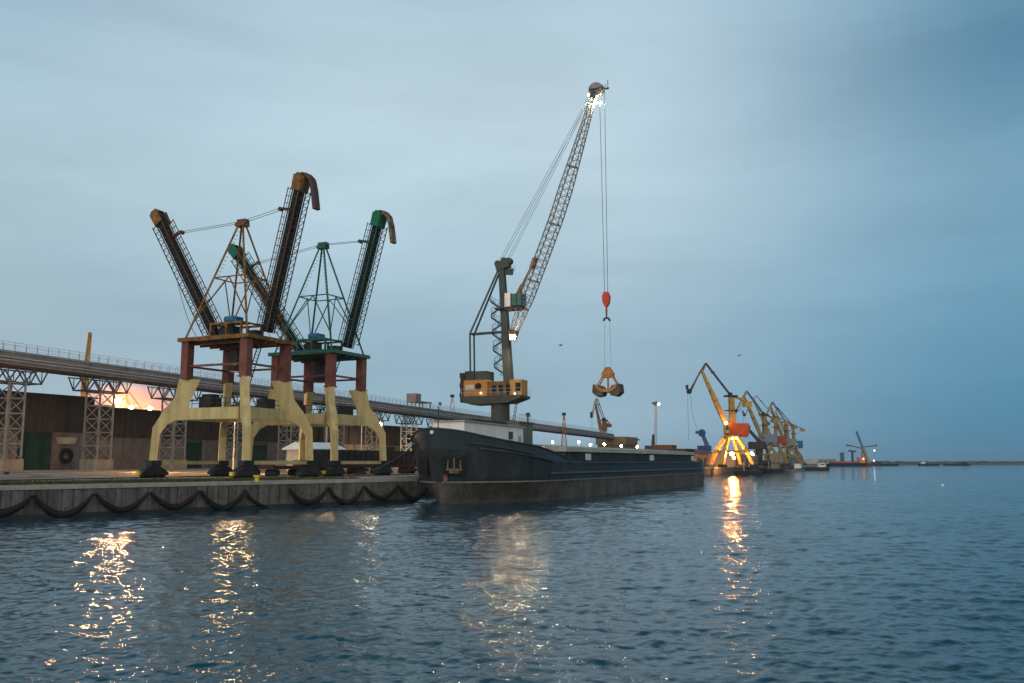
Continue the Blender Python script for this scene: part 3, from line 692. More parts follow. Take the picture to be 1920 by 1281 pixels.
hullpart(lambda k: (2.2, min(topz(k), max(4.3, topz(k) * .62 + .9))), 'hull', HULL, 8)
hullpart(lambda k: (min(topz(k), max(4.3, topz(k) * .62 + .9)), topz(k)), 'bulwark', HULL2, 3)
def strake(zf, name, w, h, k0, k1, m=STRK):
    for sy in (-1, 1):
        mb = MB(); pts = []
        for q in range(40):
            kk = k0 + (k1 - k0) * (q / 39) ** 1.6; z = zf(kk); kx = stemk(z) + kk * (LEN - stemk(z)) / LEN
            pts.append(V((kx, sy * (halfb(kx, z) + w * .35), z)))
        for a, b in zip(pts, pts[1:]): mb.bar(a, b, w, h)
        mb.build(name, m, ship)
strake(lambda k: 2.2, 'rubbing_strake', .14, .16, .1, LEN)
strake(lambda k: 3.05, 'side_strake', .34, .2, 13, LEN, mat('side_strake_edge', (.085, .1, .105), .5, 0, .2, .8))
strake(lambda k: 4.22, 'gunwale', .2, .2, 19, LEN, HULL2)
strake(lambda k: topz(k) - .02, 'bulwark_rail', .16, .12, .0, 21, HULL2)
strake(lambda k: 6.55 - .155 * k, 'knuckle', .3, .16, 1.8, 9.5, HULL2)
strake(lambda k: 5.95 - .115 * k, 'knuckle', .3, .16, 2.6, 14, HULL2)
# decks
dk = MB()
for zf, k0, k1 in ((lambda k: min(topz(k) - 1.0, 6.4), 0.4, 12), (lambda k: 4.18, 12.01, LEN - .02)):
    for q in range(14):
        a = k0 + (k1 - k0) * q / 14; b = k0 + (k1 - k0) * (q + 1) / 14
        za, zb = zf(a), zf(b); dk.add([(a, -halfb(a, za) + .05, za), (b, -halfb(b, zb) + .05, zb), (b, halfb(b, zb) - .05, zb), (a, halfb(a, za) - .05, za)], [(0, 1, 2, 3)])
dk.build('deck', DGREY, ship)
# anchors; the recesses are flat black plates, their shade painted on
for sy in (-1, 1):
    kx = -.15 if sy < 0 else .2; z = 4.3; y0 = sy * halfb(kx, z); dn = V((halfb(kx, z) - halfb(kx + .6, z), sy * .6, 0)).normalized() if True else 0
    dn = V((-(halfb(kx + .5, z) - halfb(kx - .5, z)), sy * 1.0, 0)).normalized(); tx = V((dn.y * -sy, dn.x * sy, 0)); tx = V((-dn.y, dn.x, 0))
    O = V((kx, y0, 0)) + dn * .03
    MB().prism([(-1.1, 3.0), (1.05, 2.9), (1.3, 5.5), (-1.2, 5.4)], O, tx, UP, .12).build('anchor_pocket_shade', BLK, ship)
    if sy > 0: continue
    an = MB(); q = O + dn * .14 - UP * .25
    an.bar(q + UP * 4.9, q + UP * 3.5, .14); an.bar(q + tx * -.8 + UP * 3.75, q + tx * .8 + UP * 3.75, .26, .22)
    for k in (-1, 1): an.bar(q + tx * (.68 * k) + UP * 3.7, q + tx * (.62 * k) + UP * 4.75 + dn * .1, .2, .16, UP, .08, .08)
    an.bar(q + tx * -.5 + UP * 3.52, q + tx * .5 + UP * 3.52, .2, .3)
    an.build('anchor', mat('anchor_buff', (.13, .115, .08), .6, 0, .2, 1.5, RUST, .42), ship)
fl = MB(); fl.tube([(-1.98, 0, 7.3), (-1.0, 0, 7.3)], .2, 12); fl.build('bow_fairlead', WHTB, ship)
kx = -.28; y0 = -halfb(kx, 2.8); dn = V((-(halfb(kx + .2, 2.8) - halfb(kx - .1, 2.8)) / .3, -1, 0)).normalized(); tx = V((-dn.y, dn.x, 0))
MB().prism([(-.22, 2.3), (.2, 2.3), (.24, 3.5), (-.16, 3.4)], V((kx, y0, 0)) + dn * .02, tx, UP, .08).build('stem_mark', mat('faded_red_mark', (.22, .075, .065), .6), ship)
# forecastle house and grey locker
dh = MB(); dh.hexa([(1.6, -1.9, 5.4), (16.4, -2.2, 4.3), (16.4, 2.2, 4.3), (1.6, 1.9, 5.4)], [(1.6, -1.9, 8.5), (16.4, -2.2, 8.3), (16.4, 2.2, 8.3), (1.6, 1.9, 8.5)]); dh.build('deckhouse', WHT, ship)
MB().hexa([(1.4, -2.1, 8.5), (16.6, -2.4, 8.3), (16.6, 2.4, 8.3), (1.4, 2.1, 8.5)], [(1.4, -2.1, 8.64), (16.6, -2.4, 8.44), (16.6, 2.4, 8.44), (1.4, 2.1, 8.64)]).build('deckhouse_roof', HATCH, ship)
for x in (12.4,): MB().box(x, x + .95, -2.24, -2.1, 6.9, 7.75).build('window', WIN, ship)
MB().box(15.0, 15.7, -2.25, -2.15, 5.0, 7.3).build('door', mat('grey_ship_door', (.3, .3, .29), .5), ship)
MB().box(5, 14, -1.2, 1.2, 8.63, 8.95).build('roof_locker', DGREY, ship)
MB().box(17.0, 21.2, -1.4, 4.6, 4.2, 9.0).box(16.8, 21.4, -1.6, 4.8, 9.0, 9.14).build('winch_house', GGR, ship)
rl = MB()
for k in range(6): rl.bar((17.2 + k * .72, -1.3, 9.14), (17.2 + k * .72, -1.3, 10.0), .05)
rl.bar((17.2, -1.3, 10), (20.8, -1.3, 10), .05); rl.build('roof_rail', GALV, ship)
MB().tube([(21.6, -.6, 4.2), (21.6, -.6, 10.4)], .14, 8).box(21.4, 21.8, -.8, -.4, 9.9, 10.4).build('mast', DGREY, ship)
vt = MB()
for x, yy in ((17.6, -3.4), (19.4, -3.5)): vt.tube([(x, yy, 4.2), (x, yy, 5.6)], .3, 10); vt.ball((x, yy, 5.7), .5, 10, 6)
vt.build('deck_vent', WHT, ship)
MB().tube([(-.6, 0, 6.6), (-.6, 0, 10.0)], .06, 8).box(-.85, -.35, -.3, .3, 9.6, 9.66).build('foremast', DGREY, ship)
wl = MB()
for x in (3.4, 4.4): wl.tube([(x, -2, 6.6), (x, 2, 6.6)], .4, 10)
wl.box(2.9, 4.9, -1, 1, 5.8, 6.5); wl.build('windlass', mat('pale_blue_windlass', (.35, .42, .46), .5), ship)
# cargo holds: coaming and folding covers
cm = MB(); cm.box(22, 90, -5.4, 5.4, 4.18, 5.55)
for k in range(34): cm.box(22.8 + 2 * k, 22.92 + 2 * k, -5.55, -5.4, 4.2, 5.5)
cm.build('hatch_coaming', DGREY, ship)
for i in range(8):
    x0 = 21.6 + i * 8.6; hc = MB(); hc.hexa([(x0, -5.8, 5.56), (x0 + 8.45, -5.8, 5.56), (x0 + 8.45, 5.8, 5.56), (x0, 5.8, 5.56)], [(x0 + .1, -5.7, 6.1), (x0 + 8.35, -5.7, 6.1), (x0 + 8.35, 5.7, 6.1), (x0 + .1, 5.7, 6.1)])
    hc.hexa([(x0 + .1, -5.7, 6.1), (x0 + 8.35, -5.7, 6.1), (x0 + 8.35, 5.7, 6.1), (x0 + .1, 5.7, 6.1)], [(x0 + .1, -1, 6.45), (x0 + 8.35, -1, 6.45), (x0 + 8.35, 1, 6.45), (x0 + .1, 1, 6.45)])
    hc.build('hatch_cover', HATCH, ship)
rr = MB()
for z in (4.75, 5.2):
    rr.bar((22, -7.2, z), (88, -7.2, z), .05)
for k in range(48): rr.bar((22 + k * 1.4, -7.2, 4.2), (22 + k * 1.4, -7.2, 5.2), .06)
rr.build('side_railing', DGREY, ship)
for x in (24.2, 53.5, 81): MB().box(x, x + (1.9 if x < 30 else 2.2), -7.34, -7.26, 4.5, 5.3).build('name_board', WHTB, ship)
MB().box(87, 93.5, -5, 5, 4.2, 6.6).box(86.7, 93.8, -5.3, 5.3, 6.6, 6.75).build('stern_house', mat('brown_stern_house', (.10, .075, .06), .7), ship)
MB().box(88, 91.5, -2, 2, 6.76, 7.5).build('stern_roof', BRROOF, ship)
bl = MB()
for k in (3.2, 26, 44, 62, 80, 92):
    for d in (-.25, .25): bl.tube([(k + d, -6.6 if k > 5 else -2.6, 4.18 if k > 5 else 5.5), (k + d, -6.6 if k > 5 else -2.6, 4.75 if k > 5 else 6.5)], .13, 8)
bl.build('bollard', DRK, ship)

# ------------------------------------------------------------------ mobile harbour crane behind the barge
CY = 146.0
base = P(938, 860, CY); base.z = QZ
mc = thing('harbour_crane', 'tall mobile harbour crane with long lattice boom working over the barge', 'crane', base, 0)
SCL = CY / FPX
def cl_(px, py, dy=0):       # survey point relative to the crane base, in its own frame
    q = P(px, py, CY + dy); return q - base
bx = MB(); bx.box(-4.5, 4.5, -4, 4, .9, 2.4)
for sx in (-1, 1): bx.box(sx * 6 - .5, sx * 6 + .5, -6.5, 6.5, 1.2, 2.0); bx.box(min(sx * 4.5, sx * 6), max(sx * 4.5, sx * 6), -1, 1, 1.25, 2.1)
for sx in (-1, 1):
    for sy in (-1, 1): bx.box(sx * 6 - 1, sx * 6 + 1, sy * 6.5 - 1, sy * 6.5 + 1, 0, .3); bx.tube([(sx * 6, sy * 6.5, .3), (sx * 6, sy * 6.5, 1.2)], .3, 8)
bx.build('chassis', MGRY, mc)
for k in range(6):
    for sy in (-1, 1): MB().tube([(-4 + k * 1.6, sy * 3.6 - .4, .6), (-4 + k * 1.6, sy * 3.6 + .4, .6)], .6, 12).build('wheel', RUB, mc)
pz = cl_(938, 752).z
pd = MB(); pd.tube([(0, 0, 2.4), (0, 0, pz)], 1.5, 20); pd.tube([(0, 0, pz - .5), (0, 0, pz)], 1.75, 20); pd.build('pedestal', MGRY, mc)
ct = V((.926, -.378, 0))       # boom heading: over the hold
cs = V((-ct.y, ct.x, 0))
x0 = cl_(874, 745).x / ct.x; x1 = cl_(985, 745).x / ct.x
def obx(mb, a0, a1, b0, b1, z0, z1):
    c = [(a0, b0), (a1, b0), (a1, b1), (a0, b1)]
    return mb.hexa([ct * a + cs * b + UP * z0 for a, b in c], [ct * a + cs * b + UP * z1 for a, b in c])
pf = MB(); prf = [(x0, pz + .75), (x0 + .2, pz), (x0 + 1.5, pz - .6), (x1 - 2.2, pz - .4), (x1, pz + .35), (x1, pz + .75)]
pf.prism(prf, (0, 0, 0), ct, UP, 4.2); pf.build('slewing_platform', MGRY, mc)
rl = MB()
for b in (-2.1, 2.1):
    for z in (.55, 1.1): rl.bar(ct * x0 + cs * b + UP * (pz + .75 + z), ct * x1 + cs * b + UP * (pz + .75 + z), .05)
    for k in range(9): q = ct * (x0 + (x1 - x0) * k / 8) + cs * b; rl.bar(q + UP * (pz + .75), q + UP * (pz + 1.85), .05)
rl.build('railing', GALV, mc)
zt = cl_(900, 713).z
h = MB(); obx(h, x0 + .3, x0 + 4.3, -1.9, 1.9, pz + .76, zt); mh = h.build('machine_house', ORG, mc)
h = MB(); obx(h, x0 + .6, x0 + 2.1, -1.93, -1.9, pz + 1.7, pz + 2.6); h.build('maker_plate', mat('plate_grey', (.45, .43, .38), .6), mh)
h = MB(); q = ct * (x0 + 2.9) - cs * 1.9 + UP * (pz + 2.3); h.tube([q, q - cs * .06], .55, 16); h.build('fan_grille', BLK, mh)
h = MB(); obx(h, x0 + 4.32, x1 - 2.9, -1.5, 1.5, pz + .76, zt - .3); mh2 = h.build('engine_room', mat('engine_room_orange', (.15, .085, .035), .55, 0, .15, .6), mc)
for k in (.5, 1.7, 2.9):
    h = MB(); obx(h, x0 + 4.6 + k, x0 + 5.3 + k, -1.53, -1.5, pz + 1.3, zt - .9); h.build('window', WIN, mh2)
h = MB(); obx(h, x1 - 2.2, x1 - .15, -1.3, 1.3, pz + .76, zt - .1); cbn = h.build('front_house', ORG, mc)
h = MB(); obx(h, x1 - 1.2, x1 - .3, -1.33, -1.3, pz + 1.4, zt - .6); h.build('window', WIN, cbn)
# counterweight stack and grey cabinet
cw = MB(); zc = cl_(880, 696).z
for k in range(6): obx(cw, x0 - .35 - .12 * (k % 2), x0 + .25, -1.8, 1.8, pz - .2 + k * (zc - pz) / 6, pz - .25 + (k + 1) * (zc - pz) / 6)
cw.build('counterweight', DRK, mc)
h = MB(); obx(h, x0 + .3, x0 + 2.0, -1.5, 1.5, zt + .01, zt + 1.5); h.build('winch_cover', DGREY, mc)
h = MB(); obx(h, x0 + 2.1, x0 + 4.2, -1.4, 1.4, zt + .01, zt + 1.45); h.build('generator_cabinet', MGRY, mc)
# tower: leaning column with a head
TB = ct * 1.6 + UP * (pz + .8); TH = cl_(941, 505); TH = V((TH.x, TH.x / ct.x * ct.y, TH.z)); TH = ct * (TH.x / ct.x) + UP * TH.z
MID = TB.lerp(TH, .47)
tw = MB(); tw.bar(TB, MID, 1.35, 1.4, cs, 1.2, 1.2); tw.bar(MID, TH, 1.1, 1.1, cs, .95, .9); tw.build('tower', MGRY, mc)
hd = MB(); 
hd.bar(TH - ct * .9 + UP * .3, TH + ct * 1.3 + UP * .9, 1.3, 1.2, cs); hd.bar(TH + ct * .2 - UP * .4, TH + ct * 2.0 - UP * .6, 1.1, .2, cs)
for a, z in ((-.6, .9), (.5, 1.3), (1.3, 1.2)): hd.tube([TH + ct * a - cs * .5 + UP * z, TH + ct * a + cs * .5 + UP * z], .55, 12)
for b in (-.55, .55): hd.bar(TH + ct * 2.0 + cs * b - UP * .5, TH + ct * 2.0 + cs * b + UP * .6, .05)
hd.build('tower_head', MGRY, mc)
# driver's cab half way up
q = TB.lerp(TH, .74); cb = MB(); F = q + ct * 1.3
def fb(mb, O, a0, a1, b0, b1, z0, z1):
    c = [(a0, b0), (a1, b0), (a1, b1), (a0, b1)]
    return mb.hexa([O + ct * a + cs * b + UP * z0 for a, b in c], [O + ct * a + cs * b + UP * z1 for a, b in c])
fb(cb, F, -.7, .35, -1.25, 1.25, -1.1, 1.1); cab = cb.build('driver_cab', WHT, mc)
cb = MB(); fb(cb, F, .36, 2.2, -1.2, 1.2, -1.0, .95); cb.build('cab_glass', GLASS, cab)
cb = MB(); fb(cb, F, -2.3, 2.4, -1.5, 1.5, -1.45, -1.2); 
for a in (-.7, .5, 1.4, 2.3): fb(cb, F, a - .04, a + .04, -1.27, -1.2, -1.0, 1.05)
cb.build('cab_platform', DRK, cab)
# spiral stair behind the tower
sp = MB(); z0 = zt + .8; z1 = cl_(925, 560).z
c0 = TB - ct * 2.1; n_ = 60
for k in range(n_):
    f = k / n_; z = z0 + (z1 - z0) * f; a = k * 2 * math.pi / 13; cc_ = TB.lerp(TH, (z - TB.z) / (TH.z - TB.z)) - ct * 1.55
    cc_ = V((cc_.x, cc_.y, z)); d = ct * math.cos(a) + cs * math.sin(a)
    sp.bar(cc_ + d * .15, cc_ + d * .8, .34, .05); sp.bar(cc_ + d * .8, cc_ + d * .8 + UP * .95, .035)
    a2 = (k + 1) * 2 * math.pi / 13; d2 = ct * math.cos(a2) + cs * math.sin(a2); sp.bar(cc_ + d * .8 + UP * .95, cc_ + d2 * .8 + UP * (.95 + (z1 - z0) / n_), .05); sp.bar(cc_ + d * .8, cc_ + d2 * .8 + UP * ((z1 - z0) / n_), .1, .2)
sp.build('spiral_stair', DRK, mc)
# back stay frame
RB = ct * (cl_(885, 700).x / ct.x) + UP * (zt + .6); RT = ct * (cl_(884, 624).x / ct.x) + UP * cl_(884, 624).z
bs = MB()
for b in (-.8, .8):
    bs.bar(RB + cs * b, RT + cs * b, .28); bs.bar(RT + cs * b, TB.lerp(TH, .5) + cs * b * .6, .2); bs.bar(RT + cs * b, TH + cs * b * .5 - ct * .4, .24)
bs.bar(RT - cs * .8, RT + cs * .8, .25); bs.build('back_stay', MGRY, mc)
# lattice boom
BP = TB.lerp(TH, .455) + ct * 1.0; TIPW = cl_(1108, 205); TIP = ct * (TIPW.x / ct.x) + UP * TIPW.z
bd_ = (TIP - BP).normalized(); pn = cs.cross(bd_).normalized()
if pn.z < 0: pn = -pn
lb = MB(); NB = 34
def sect(f):
    hh = .75 + 1.0 * min(f / .16, 1) if f < .5 else 1.75 - 1.1 * max((f - .62) / .38, 0); ww = 1.1 + .5 * min(f / .16, 1) if f < .5 else 1.6 - .9 * max((f - .62) / .38, 0)
    sag = 0.28 * math.sin(math.pi * f); O = BP.lerp(TIP, f) - pn * (sag + .4 * (1 - abs(2 * f - 1)))
    return [O + cs * sb * ww / 2 + pn * sp_ * hh / 2 for sb, sp_ in ((-1, -1), (1, -1), (1, 1), (-1, 1))]
S_ = [sect(k / NB) for k in range(NB + 1)]
for a, b in zip(S_, S_[1:]):
    for i in range(4):
        lb.bar(a[i], b[i], .15); j = (i + 1) % 4; lb.bar(a[i], b[j], .075); lb.bar(a[i], a[j], .07)
for f in (8, 16, 24): lb.bar(S_[f][0].lerp(S_[f][1], .5), S_[f][2].lerp(S_[f][3], .5), .5, .3)
boom = lb.build('boom', LATT, mc)
ft = MB(); ft.bar(BP - bd_ * .5, BP + bd_ * 1.2, 1.5, .9, cs); ft.build('boom_foot', CBRN, boom)
lf = MB(); g0 = TB.lerp(TH, .66) + ct * .8; g1 = BP.lerp(TIP, .30) + pn * .6
lf.bar(g0, g0.lerp(g1, .55), .5, .5, cs); lf.bar(g0.lerp(g1, .5), g1, .3, .3, cs); lf.bar(g1 - bd_ * .9, g1 + bd_ * .9, .7, .5, cs); lf.build('luffing_strut', CBRN, mc)
tp = MB(); TT = TIP + bd_ * .8; tp.tube([TT - cs * .35, TT + cs * .35], 1.15, 20); tp.build('tip_sheave', LATT, boom)
tp = MB(); tp.bar(TIP - bd_ * .6, TT - bd_ * .3, .9, 1.0, cs); tp.bar(TT + ct * .9, TT + ct * 2.2 - UP * .1, .25); tp.bar(TT + ct * 2.0 - UP * .1, TT + ct * 2.0 + UP * 1.3, .1); tp.bar(TT + ct * 1.5, TT + ct * 1.6 + UP * .7, .1)
for b in (-.5, .5): tp.tube([TT + cs * b - cs * .06, TT + cs * b + cs * .06], 1.3, 16) if b > 0 else tp.bar(TT + cs * b - ct, TT + cs * b + ct, .2)
tp.build('boom_tip', MGRY, boom)
lr = MB()
for b in (-.4, .4):
    lr.tube([TH + UP * 1.4 + cs * b - ct * .2, TIP + pn * .5 + cs * b], .05, 5); lr.tube([TH + UP * 1.6 + cs * b + ct * 1.2, TIP + pn * .5 + cs * b * .8 - bd_ * .6], .045, 5)
lr.build('luffing_rope', mat('pale_wire_rope', (.30, .40, .45), .5, .2, .1, 1), mc)
HB = TIP + ct * 1.3; hbz = cl_(1126, 562).z
hr = MB()
for a in (-.35, .35): hr.tube([HB + ct * a * 1.2 + UP * .8, V((HB.x + ct.x * (.25 + a * .75), HB.y, hbz))], .045, 5)
hr.build('hoist_rope', ROPE, mc)
def bulb(parent, q, r, m, name='lamp_bulb'):
    return MB().ball(q, r, 10, 6).build(name, m, parent)
for q in (TIP + pn * .9 - bd_ * .3, TIP - ct * .0 - pn * .9 - bd_ * 1.2, TIP + ct * 1.1 - UP * 1.6):
    bulb(mc, q, .15, LAMP_T, 'floodlight')
LQ = cl_(962, 636); LQ = ct * (LQ.x / ct.x) + UP * LQ.z
lm = MB(); lm.bar(TB.lerp(TH, .43), LQ + ct * 1.0 - cs * 2.2 + UP * .35, .15); lm.build('lamp_arm', DRK, mc); bulb(mc, LQ + ct * 1.0 - cs * 2.2 - UP * .1, .25, glow('crane_floodlight', (1, .74, .46), 1500), 'floodlight')
for px, py in ((912, 738), (975, 741)):
    q = cl_(px, py); bulb(mc, ct * (q.x / ct.x) - cs * 2.25 + UP * q.z, .1, glow('deck_glow', (1, .75, .6), 18), 'deck_light')
hq = LQ + ct * 1.0 - cs * 2.2 - UP * .1; tv = (TB.lerp(TH, .4) - hq); tv.z = 0; tv.normalize(); tw_ = tv.cross(UP)
hm_ = MB()
hm_.hexa([hq + tv * .42 - tw_ * .55 - UP * .45, hq + tv * .42 + tw_ * .55 - UP * .45, hq + tv * .47 + tw_ * .55 - UP * .45, hq + tv * .47 - tw_ * .55 - UP * .45], [hq + tv * .36 - tw_ * .55 + UP * .5, hq + tv * .36 + tw_ * .55 + UP * .5, hq + tv * .43 + tw_ * .55 + UP * .5, hq + tv * .43 - tw_ * .55 + UP * .5])
hm_.build('added_lamp_shield', DRK, mc)  # plate added beside the bulb to keep its light off the tower
# access stair at the pedestal
sv = MB(); a0 = ct * 2.2 - cs * 1.9 + UP * 2.4; a1 = ct * 3.6 - cs * 1.9 + UP * (pz - .1)
for b in (-.35, .35): sv.bar(a0 + cs * b, a1 + cs * b, .1, .2)
for k in range(16): q = a0.lerp(a1, k / 15); sv.bar(q - cs * .35, q + cs * .35, .22, .05)
sv.build('access_stair', DRK, mc)
# hook block and grab: hanging things of their own
HW = base + V((HB.x + ct.x * .25, HB.y, 0))
hk = thing('hook_block', 'red hook block hanging on wire ropes from the tall crane boom', 'hook block', (HW.x, HW.y, base.z + hbz), 0)
MB().prism([(-.35, 0), (.35, 0), (.62, -.7), (.55, -1.6), (.2, -2.3), (-.2, -2.3), (-.55, -1.6), (-.62, -.7)], (0, 0, 0), ct, UP, .7).build('block', REDP, hk)
MB().bar((0, 0, -2.25), (0, 0, -3.2), .3).build('swivel', REDP, hk)
hkm = MB(); hkm.bar((0, 0, -3.2), (0, 0, -4.1), .2); hkm.tube([ct * a + UP * b for a, b in ((-.55, -4.5), (-.3, -4.15), (0, -4.05), (.3, -4.15), (.55, -4.55))], .16, 8); hkm.build('double_hook', DRK, hk)
gp = P(1129, 690, HW.y)
gb = thing('clamshell_grab', 'open orange clamshell grab hanging under the hook over the barge', 'grab', (HW.x + .1, HW.y, gp.z), 0)
rp = MB(); rz_ = base.z + hbz - 4.2 - gp.z
for a in (-.4, .4): rp.tube([ct * a + UP * rz_, ct * a * 1.3 + UP * -.1], .022, 4)
rp.build('sling', ROPE, gb)
hd = MB(); hd.prism([(-.3, .1), (.3, .1), (.95, -.9), (.8, -1.5), (-.8, -1.5), (-.95, -.9)], (0, 0, 0), ct, UP, .9); hd.build('grab_head', ORGB, gb)
MB().bar((0, 0, -1.4), (0, 0, -3.4), .28).build('centre_post', ORGB, gb)
lbm = MB(); qs = [ct * a + UP * b for a, b in ((-1.7, -2.75), (-.8, -3.45), (0, -3.6), (.8, -3.45), (1.7, -2.75))]
for a, b in zip(qs, qs[1:]): lbm.bar(a, b, 2.3, .45)
lbm.build('lower_beam', ORGB, gb)
for sg in (-1, 1):
    am = MB()
    for b in (-.5, .5): am.bar(ct * sg * .7 + cs * b + UP * -1.2, ct * sg * 1.75 + cs * b + UP * -3.0, .16)
    am.build('grab_arm', ORGB, gb)
    sh = MB(); sh.prism([(.35 * sg, -3.5), (.9 * sg, -2.75), (2.1 * sg, -2.55), (2.25 * sg, -3.8), (1.5 * sg, -4.45), (.65 * sg, -4.3)], (0, 0, 0), ct, UP, 2.2); sh.build('shell', mat('grab_shell_steel', (.06, .065, .05), .6, .1, .3, .8, (.2, .1, .04), .42), gb)

# ------------------------------------------------------------------ level luffing portal cranes further along the quay
def luffer(label, loc, rz, col, house, scale=1, name='portal_crane', extra=None, cat='crane', jib=True, lit=None):
    t = thing(name, label, cat, loc, rz, 'portal cranes along the quay', scale)
    for sx in (-1, 1):
        for sy in (-1, 1):
            lg = MB(); lg.bar((sx * 4.9, sy * 4.9, .9), (sx * 3.6, sy * 3.6, 5.2), .9, .9, UP, 1.2, 1.2); lg.bar((sx * 3.6, sy * 3.6, 5.0), (sx * 1.5, sy * 1.5, 9.2), 1.15, 1.15, UP, .9, .9)
            lg.build('portal_leg', col, t); MB().box(sx * 4.9 - 1.3, sx * 4.9 + 1.3, sy * 4.9 - .5, sy * 4.9 + .5, 0, .95).build('bogie', DRK, t)
    pb = MB()
    for sy in (-1, 1): pb.bar((-3.7, sy * 3.7, 4.9), (3.7, sy * 3.7, 4.9), .5, .7); pb.bar((sy * 3.7, -3.7, 4.9), (sy * 3.7, 3.7, 4.9), .5, .7)
    pb.build('portal_beam', col, t)
    tt = MB(); tt.tube([(0, 0, 8.6), (0, 0, 10.1)], 2.0, 16); tt.tube([(0, 0, 9.3), (0, 0, 9.6)], 2.9, 16); tt.build('turntable', col, t)
    hm = MB(); hm.box(-1.6, 5.2, -2, 2, 10.1, 13.7); hm.box(3.2, 5.0, -1.6, 1.6, 9.4, 10.1); ho = hm.build('machinery_house', house, t)
    cb = MB(); cb.box(-2.7, -1.5, -2.9, -1.2, 10.6, 13.0); co = cb.build('driver_cab', col, t); MB().box(-2.73, -1.7, -2.95, -2.9, 11.5, 12.8).build('cab_glass', WIN, co)
    tz = 22.2 if jib else 14.6
    tw = MB()
    for sx in (-.7, .7):
        for sy in (-.9, .9): tw.bar((sx + .6, sy, 13.7), (sx * .7 + .5, sy * .8, tz), .3)
    for z in (16, 18.4, 20.6):
        if z < tz: tw.box(-.3, 1.4, -1, 1, z, z + .18)
    tw.box(-.05, 1.15, -.75, .75, 13.7, tz - .7); tw.build('tower', col, t)
    pl = MB() 
    if jib: pl.box(-1.6, 2.2, -1.3, 1.3, 22.0, 22.5); pl.box(-1.6, 2.4, -1.5, 1.5, 17.6, 17.8)
    if jib: pl.tube([(.2, -.8, 22.9), (.2, .8, 22.9)], .5, 10); pl.build('tower_top', DRK, t)
    A0, A1 = V((-1.5, 0, 13.3)), V((-8.8, 0, 30.0)); bm = MB()
    bm.bar(A0, A0.lerp(A1, .3), 1.2, .9, V((0, 1, 0)), 1.5, 1.3); bm.bar(A0.lerp(A1, .3), A1, 1.5, 1.3, V((0, 1, 0)), .8, .7); bm.box(-5.9, -4.0, -1.1, 1.1, 21.0, 21.15); bo = bm.build('boom', col, t)
    if not jib: return t
    ap = V((-7.6, 0, 32.6)); jt = V((-13.2, 0, 23.6)); jb = MB()
    m_ = ap.lerp(jt, .25)
    for sy in (-.5, .5):
        jb.bar(ap + V((0, sy, 0)), jt + V((0, sy * .5, 0)), .22); jb.bar(A1 + V((.3, sy, .3)), ap + V((0, sy, 0)), .24); jb.bar(A1 + V((-.7, sy, -.2)), jt + V((.4, sy * .5, -.3)), .2)
        for k in range(8):
            a = ap.lerp(jt, k / 8) + V((0, sy, 0)); b = (A1 + V((-.7, sy, -.2))).lerp(jt, k / 8); jb.bar(a, b, .13); jb.bar(ap.lerp(jt, (k + 1) / 8) + V((0, sy, 0)), b, .11)
    jo = jb.build('jib', mat('jib_dark_steel', (.12, .09, .07), .6, 0, .2, .8) if lit else col, t)
    MB().tube([jt - V((0, .4, 0)), jt + V((0, .4, 0))], .8, 12).box(jt.x - 1, jt.x - .3, -.3, .3, jt.z + .6, jt.z + 2.0).build('jib_sheave', DRK, jo)
    ti = MB()
    for sy in (-.5, .5): ti.bar(ap + V((0, sy, 0)), (0, sy, 22.9), .26, .3)
    ti.bar(ap.lerp(V((0, 0, 22.9)), .3) - V((0, .5, 0)), ap.lerp(V((0, 0, 22.9)), .3) + V((0, .5, 0)), .9, .5); ti.build('tie_bar', mat('tie_dark_steel', (.07, .075, .08), .6, .1, .2, .8), t)
    cw = MB()
    for sy in (-.7, .7): cw.bar((.3, sy, 22.6), (6.6, sy, 20.2), .35, .4)
    cw.box(4.6, 6.8, -1.1, 1.1, 18.9, 20.6); cw.bar((4.2, 0, 20.5), (3.2, 0, 17.6), .2); cw.build('counterweight', col, t)
    ro = MB(); ro.tube([jt - V((.5, 0, .5)), (jt.x - .6, 0, 8.4)], .05, 4); ro.tube([jt + V((.4, 0, -.5)), (jt.x + .9, 0, 16), (jt.x + 3.0, 0, 9.5)], .05, 4); ro.build('hoist_rope', ROPE, t)
    if extra: extra(t, ho)
    return t
def bright(t, ho):
    for q, r in (((-2.6, -2.7, 13.7), .42), ((-.6, -2.9, 9.0), .26), ((.7, -2.9, 9.0), .26), ((-1.2, -3.4, 4.2), .55), ((1.6, 2.2, 3.0), .4)): bulb(t, q, r, glow('crane_sodium_lamp', (1, .38, .085), 170) if r < .5 else glow('crane_big_sodium', (1, .42, .12), 1300), 'floodlight')
pF = G(1371, 887, QZ)
def onq(px, D): q = P(px, 866, D); return V((q.x, q.y, QZ))
F = luffer('yellow portal crane with red orange machine house, lit by its own sodium lamps', onq(1372, 292), math.radians(8), CYEL, RORG, 1.02, extra=bright, lit=True)
def sign(t, ho):
    s = MB(); x = -.9
    for w in (.5, .4, .5, .35, .5): s.box(x, x + w, -2.1, -2.04, 11.3, 12.3); x += w + .22
    s.build('house_lettering', WHTB, ho)
luffer('dull ochre portal crane with slate blue machine house, next beyond the lit crane', onq(1434, 400), math.radians(14), COCH, SLATE, 1.0)
luffer('ochre portal crane standing second beyond the lit crane, half hidden by the slate house', onq(1454, 432), math.radians(-16), COCH, mat('dull_red_house', (.24, .05, .045), .5, 0, .15, .4), 1.02)
luffer('ochre portal crane with grey house, third beyond the lit crane', onq(1475, 470), math.radians(22), COCH, mat('grey_house', (.2, .2, .19), .5), .99)
luffer('ochre portal crane with teal blue machine house, last of its row', onq(1488, 505), math.radians(-8), COCH, TEAL, .97, extra=sign)
